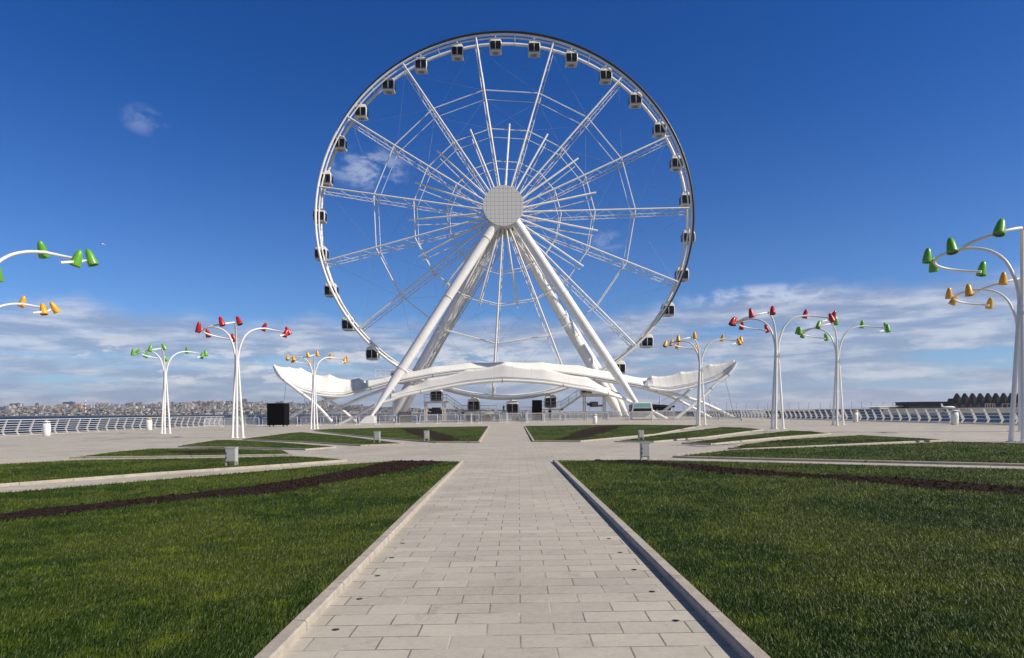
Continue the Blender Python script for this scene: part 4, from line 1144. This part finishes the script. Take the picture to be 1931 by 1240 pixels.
for j, (x_, y_, w_, h_, c_, s_) in enumerate(((325, 768, 9, 7, (.5, .45, .42), 'square stone block right of the green lamp pole'), (338, 762, 16, 4, (.62, .56, .48), 'long cream slab high on the hill right of the green lamp'),
        (341, 770.5, 5, 10, (.22, .15, .15), 'dark red-brown tower beside the yellow block'), (350, 770, 11, 9.5, (.70, .60, .42), 'bright yellow-cream block low in the city between the two left lamps'),
        (364, 764.5, 5, 9, (.66, .66, .66), 'white tower with grey stripes, left one of the middle cluster'), (371, 765.5, 5, 9, (.48, .47, .50), 'grey tower next to the striped white tower'),
        (379, 758.5, 11, 7, (.50, .42, .38), 'tall brown block on the hill crest between the two left lamps'), (388, 766.5, 9, 10, (.44, .34, .32), 'reddish block below the brown crest block'),
        (402, 775.5, 18, 4.5, (.62, .55, .42), 'long low cream building near the shore, left of the red lamp'), (414.5, 770.5, 5, 9, (.68, .60, .46), 'narrow cream tower near the shore just left of the red lamp'),
        (420, 762.5, 9, 8, (.48, .45, .46), 'grey double block on the slope left of the red lamp'), (435, 768, 8, 7, (.24, .24, .30), 'dark slate block left of the red lamp pole'),
        (466, 765, 7, 9, (.55, .5, .48), 'pale block right of the red lamp pole'), (485, 758, 14, 13, (.60, .58, .58), 'large white stepped tower right of the red lamp'),
        (497, 766, 6, 7, (.50, .42, .38), 'brownish block between the large white tower and the black speaker'), (474, 776, 18, 3.5, (.58, .50, .40), 'long low cream block near the shore right of the red lamp'),
        (553, 762, 9, 8, (.52, .48, .46), 'grey block seen under the left wing of the canopy'), (566, 766, 6, 8, (.60, .58, .56), 'white block seen under the left wing of the canopy, right of the grey one'),
        (640, 762.5, 18, 3, (.60, .50, .44), 'long pinkish building on the crest seen below the canopy arch'), (672, 763.5, 14, 4.5, (.62, .56, .52), 'pale crest building seen just left of the front leg foot'),
        (655, 768, 22, 7, (.13, .14, .22), 'dark wooded looking slab under the crest below the canopy arch'), (688, 770, 8, 6, (.55, .5, .48), 'pale block right beside the front left leg of the wheel'))):
    block(x_, y_, w_, h_, c_, .5 if y_ > 764 else .85, s_, GB)
for i in range(130):
    px = rnd.uniform(-60, 740) if i % 3 else rnd.uniform(250, 560); t = rnd.uniform(.25, .95); c = city_pt(px, t); d = c.y
    yb = CY-(px-CX)*T-(c.z-H)/d*F; hp_ = rnd.uniform(3.5, 7.5); f_ = rnd.uniform(.5, 1.45); col = tuple(min(.85, v*f_) for v in rnd.choice(PAL))
    block(px, yb-hp_, rnd.choice((3.2, 4.2, 5, 7, 10, 14)), hp_+1, col, t, 'mid-height pale apartment block among the small houses across the bay', 'plain apartment blocks across the bay')
# striped chimney
d = 2500.; a = P(161.3, 784, d); h = (784-753.5)/F*d; q = empty('chimney', a); rr = 2.3
for k in range(9):
    z0, z1 = h*k/9, h*(k+1)/9; r0, r1 = lerp(3.0, 1.7, k/9), lerp(3.0, 1.7, (k+1)/9)
    MB().tube([(0, 0, z0), (0, 0, z1)], [r0, r1], 12).build('band', M['white'] if k % 2 == 0 else M['chimred'] if 'chimred' in M else M.setdefault('chimred', mat('red_band', (.45, .06, .05), .7)), q)
tag(q, 'tall red and white striped chimney in the city across the bay', 'chimney')

# ---------------------------------------------------------------- right shore: pier, terminal, boats
M['conc'] = mat('pier_concrete', (.33, .30, .27), .85, vary=.3, vscale=.05)
M['pier'] = mat('pier_piles', (.045, .035, .035), .8, vary=.4, vscale=.2)
DP = 720.
x0, x1 = P(1280, 776, DP).x, P(2500, 776, DP).x
m = MB(); m.box(((x0+x1)/2, DP+15, .2), (x1-x0, 30, 1.0)); pier = empty('pier', ((x0+x1)/2, DP, SEA)); m.v = [tuple(Vector(v)-Vector(pier.location)) for v in m.v]
m.build('deck', M['conc'], pier); m = MB(); n = int((x1-x0)/7)
for k in range(n): m.box((x0+(x1-x0)*(k+.5)/n-pier.location.x, 1.5, 1.1), (3.6, 1.5, 2.6))
m.box((0, 14, 1.0), (x1-x0, 2, 2.4)); m.build('piles', M['pier'], pier)
tag(pier, 'long dark pier with concrete deck across the water at the right', 'pier')
lp = None; i = 0; px = 1112.
while px < 1720:
    d = DP+10; p = P(px, 770, d)
    if lp is None:
        lp = empty('pier_lamp_post', (p.x, d, .6)); MB().tube([(0, 0, 0), (0, 0, 8.0)], [.16, .10], 6).build('pole', M['darkgrey'], lp); MB().box((.4, 0, 8.0), (1.2, .4, .25)).build('lamp_head', M['darkgrey'], lp); o = lp
    else: o = copy_tree(lp); o.location = (p.x, d, .6)
    tag(o, 'thin dark lamp post standing in the row on the far pier', 'lamp post', 'thin lamp posts along the pier'); px += 18.5 if i % 3 else 22.; i += 1
# pier continues low towards the left behind the wheel
x2 = P(1010, 776, DP+60).x
q = empty('breakwater', ((x2+x0)/2, DP+30, SEA)); MB().prism([(-(x0-x2)/2, 0), ((x0-x2)/2+4, 0), ((x0-x2)/2+4, 3.1), (-(x0-x2)/2+6, 3.0)], -6, 6, 'y').build('rocks', M['conc'], q)
tag(q, 'low breakwater on the horizon behind the right half of the wheel', 'breakwater')
def hang(name, label, cat, group=None): q = empty(name); return tag(q, label, cat, group)
M['termdark'] = mat('dark_cladding', (.012, .011, .014), .7, vary=.4, vscale=.06)
M['roofgrey'] = mat('grey_roof_metal', (.035, .034, .036), .85, vary=.3, vscale=.1, spec=.1)
dT = 560.
def PX(px, py, d=dT): v = P(px, py, d); return v.x, v.z
# land under the terminal
xa = PX(1650, 770)[0]; xb = PX(2600, 770)[0]
m = MB(); m.prism([(xa, SEA-1), (xb, SEA-1), (xb, 1.15), (xa, 1.15)], dT-12, dT+110, 'y'); tag(fixn(m.build('harbour_quay', M['conc'])), kind='structure')
# folded-roof terminal
q = hang('ferry_terminal', 'dark terminal building with zigzag folded roof at the right end of the shore', 'terminal building'); q.location = (PX(1870, 770)[0], dT+10, 1.1); O = Vector(q.location)
xl, xr = PX(1812, 760)[0]-O.x, PX(2110, 760)[0]-O.x; hw = PX(1870, 750)[1]-O.z; hr = PX(1870, 740.5)[1]-O.z
m = MB(); m.prism([(xl-2.5, 0), (xr, 0), (xr, hw), (xl+.5, hw)], 0, 7, 'y'); fixn(m.build('wall', M['termdark'], q))
n = 20; seg = (xr-xl)/n
for k in range(n):
    a = xl+k*seg; b = a+seg; c_ = a+seg*.38
    m = MB(); V = [(a, -1.5, hw-.5), (c_, -2.5, hr), (b, -1.5, hw-.5), (a, .4, hw-.5), (c_, .4, hr), (b, .4, hw-.5), (lerp(a, b, .55), -1.6, hw*.45)]
    m.add(V, [(0, 1, 4, 3), (1, 2, 5, 4), (0, 6, 1), (6, 2, 1), (3, 4, 5)]); m.build('roof_fold', M['roofgrey'], q)
m = MB()
for k in range(34):
    xx = lerp(xl+1, xr-1, k/33); m.box((xx, -.05, hw*.35), (.12, .1, hw*.7))
m.box(((xl+xr)/2, -.06, hw*.62), (xr-xl, .12, .25)); m.build('window_bars', M['roofgrey'], q)
m = MB()
for a_, b_ in ((1861, 1879), (1893, 1931)):
    A, B = PX(a_, 760, dT-4)[0]-O.x, PX(b_, 760, dT-4)[0]-O.x; zt = PX(a_, 761, dT-4)[1]-O.z
    m.box(((A+B)/2, -12, zt), (B-A, .6, .5)); nn = 4
    for k in range(nn+1): m.box((lerp(A, B, k/nn), -12, zt/2), (.5, .5, zt))
m.build('portal_frame', M['conc'], q)
q = hang('long_hall', 'long low dark flat-roofed hall left of the zigzag roofed terminal', 'building'); q.location = (PX(1768, 770)[0], dT+12, 1.1); O = Vector(q.location)
xl, xr = PX(1730, 760)[0]-O.x, PX(1806, 760)[0]-O.x; h = PX(1768, 757.5)[1]-O.z
MB().box(((xl+xr)/2, 10, h/2), (xr-xl, 20, h)).build('wall', M['termdark'], q); MB().box(((xl+xr)/2, 9.5, h+.15), (xr-xl+1, 22, .5)).build('roof', M['roofgrey'], q)
m = MB()
for k in range(22): m.box((lerp(xl+1, xr-1, k/21), -.05, h*.45), (.2, .1, h*.8))
m.build('window_bars', M['roofgrey'], q)
MB().box((xr+3.2, 8, h*.86), (6, 10, h*.28)).build('link_roof', M['conc'], q)
q = hang('white_pavilion', 'low white pavilion with thin curved roof left of the long dark hall', 'building'); q.location = (PX(1698, 770)[0], dT+20, 1.1); O = Vector(q.location)
xl, xr = PX(1665, 764)[0]-O.x, PX(1730, 764)[0]-O.x; h = PX(1698, 764.5)[1]-O.z
MB().prism([(xl, h-.9), (lerp(xl, xr, .25), h-.2), (lerp(xl, xr, .6), h+.1), (xr, h), (xr, h-.7), (xl, h-1.2)], 0, 14, 'y').build('roof', M['white'], q)
MB().box(((xl+xr)/2+2, 6, (h-1)/2), (xr-xl-6, 8, h-1)).build('wall', M['grey'], q); MB().box((xl+11, -1, (h-1.5)/2), (8, 2, h-1.6)).build('annex', M['white'], q)
# motor yacht moored at the pier
def yacht(px, py_base, d, L, label, name='motor_yacht'):
    p = P(px, py_base, d); q = empty(name, (p.x, d, SEA)); zb = p.z-SEA; s = L/30
    m = MB(); W_ = 3.2*s; secs = []
    for xx, w_, zt in ((-15, .8, 3.2), (-8, 1, 3.1), (0, 1, 3.2), (8, .85, 3.6), (13, .4, 4.1), (15.5, .05, 4.5)):
        secs.append([(xx*s, -W_*w_, zt*s), (xx*s, -W_*w_*.7, 0), (xx*s, W_*w_*.7, 0), (xx*s, W_*w_, zt*s)])
    m.add([v for k_ in secs for v in k_], [(i*4+j, i*4+(j+1) % 4, i*4+4+(j+1) % 4, i*4+4+j) for i in range(5) for j in range(4)]+[(3, 2, 1, 0)]); m.build('hull', M['white'], q)
    for (xa_, xb_, z0, z1, nm) in ((-12, 7, 3.2, 5.4, 'lower_deck'), (-8, 4, 5.4, 7.4, 'upper_deck'), (-4, 1, 7.4, 8.6, 'flybridge')):
        MB().prism([(xa_*s, z0*s), (xb_*s, z0*s), ((xb_-2.2)*s, z1*s), ((xa_+.6)*s, z1*s)], -W_*.75, W_*.75, 'y').build(nm, M['white'], q)
        MB().prism([((xa_+1.5)*s, (z0+.8)*s), ((xb_-1.4)*s, (z0+.8)*s), ((xb_-2.2)*s, (z1-.5)*s), ((xa_+1.5)*s, (z1-.5)*s)], -W_*.77, -W_*.752, 'y').build('window', M['glass'], q)
    MB().tube([(-3*s, 0, 8.4*s), (-5.5*s, 0, 12.5*s)], [.35*s, .12*s], 6).build('mast', M['white'], q)
    return tag(q, label, 'yacht' if name == 'motor_yacht' else 'boat')
yy = yacht(1425, 777, 700, 17, 'white motor yacht with slanted mast moored at the pier left of the red lamp'); yy.scale = (.85, .85, .85)
yacht(1794, 778, 520, 5.5, 'small white boat on the water below the long dark hall', 'small_boat')
yacht(1768, 777, 530, 3.5, 'smallest white boat at the quay below the long dark hall', 'small_boat')
m = MB(); q = empty('white_ferry_hall', P(1500, 773, 735)); xl, xr = P(1441, 770, 735).x-q.location.x, P(1535, 770, 735).x-q.location.x
MB().prism([(xl, -.5), (xr, -.5), (xr, 1.4), (xl+3, 1.1)], 0, 10, 'y').build('roof', M['white'], q); MB().box(((xl+xr)/2, 5, -1.2), (xr-xl-4, 8, 1.6)).build('wall', M['grey'], q)
tag(q, 'very long low white roofed shed on the pier behind the red lamp at the right', 'building')
# jet-like white launch with tail fin on the quay
p = P(1790, 769, 548); q = empty('small_aircraft', (p.x, 548, 1.3))
MB().tube([(-6, 0, 1.4), (-4.5, 0, 1.2), (0, 0, 1.1), (3.5, 0, 1.0), (5, 0, .8)], [.15, .6, .95, .8, .15], 12).build('fuselage', M['white'], q)
MB().prism([(-6.3, 1.3), (-4.4, 1.3), (-5.6, 4.2), (-6.8, 4.2)], -.1, .1, 'y').build('tail_fin', M['white'], q); MB().prism([(-1, -5), (1, -5), (1.6, 0), (1, 5), (-1, 5), (-.4, 0)], .9, 1.05, 'z').build('wing', M['white'], q)
MB().tube([(1, 0, 1), (1, 0, 0)], .12, 6).build('landing_gear', M['darkgrey'], q)
tag(q, 'small white aircraft with raised tail parked on the quay before the dark hall', 'aircraft')
# modern dark pavilion with mast behind the ticket booth
d = 190.; q = empty('glass_pavilion', P(1247, 779, d)); O = Vector(q.location)
def R(px, py): v = P(px, py, d); return v.x-O.x, v.z-O.z
MB().prism([R(1222, 779), R(1262, 779), R(1266, 768.5), R(1222, 766)], 0, 8, 'y').build('glazing', M['glass'], q)
MB().prism([R(1220, 766), R(1269, 768), R(1270, 765), R(1248, 763), R(1220, 761.5)], -2, 10, 'y').build('roof', M['roofgrey'], q)
MB().tube([(R(1251, 764)[0], 4, R(1251, 764)[1]), (R(1251, 745)[0], 4, R(1251, 745)[1])], [.22, .14], 8).build('mast', M['white'], q)
m = MB(); a, b = R(1200, 780), R(1290, 780); m.box(((a[0]+b[0])/2, 4, a[1]-1), (b[0]-a[0], 14, 2.2)); m.build('pontoon', M['conc'], q)
tag(q, 'dark glass waterside pavilion with flat grey roof and white mast behind the right arches', 'pavilion')
# mooring beams in the basin
for x_, y_, w_, lab in ((1905, 781.5, 16, 'dark floating beam on the water beside the near lamp at the right'), (1745, 787, 50, 'long dark floating beam on the water behind the right railing')):
    u = ray(x_, y_); dd = (H-SEA)/-u[1]; p = P(x_, y_, dd); q = empty('floating_beam', (p.x, dd, SEA))
    MB().box((0, 0, .15), (w_/F*dd, 1.2, .5)).build('log', M['pier'], q); tag(q, lab, 'floating beam')
# bird
p = P(195, 460, 60); q = empty('seagull', p)
MB().tube([(-.03, -.22, 0), (0, -.1, .01), (0, .1, 0), (.02, .25, 0)], [.01, .05, .05, .01], 8).build('body', M['plastic'], q)
for s in (-1, 1): MB().add([(0, -.06, .02), (0, .07, .02), (s*.16, .07, .07), (s*.16, -.05, .07), (s*.32, .06, .02), (s*.32, .02, .02)], [(0, 1, 2, 3), (3, 2, 4, 5)]).build('wing', M['grey'], q)
tag(q, 'small seagull gliding in the sky above the near green lamp at the left', 'bird')

# ---------------------------------------------------------------- sea air
me = bpy.data.materials.new('sea_haze'); me.use_nodes = True; k = NT(me.node_tree); k.n.remove(k.n['Principled BSDF'])
pv = k.new('ShaderNodeVolumePrincipled'); pv.inputs['Color'].default_value = (.80, .86, 1.0, 1); pv.inputs['Density'].default_value = .00007; pv.inputs['Anisotropy'].default_value = .2
k.l.new(pv.outputs[0], k.n['Material Output'].inputs['Volume'])
tag(MB().box((0, 5750, 66), (24400, 14900, 146)).build('haze', me), kind='stuff')
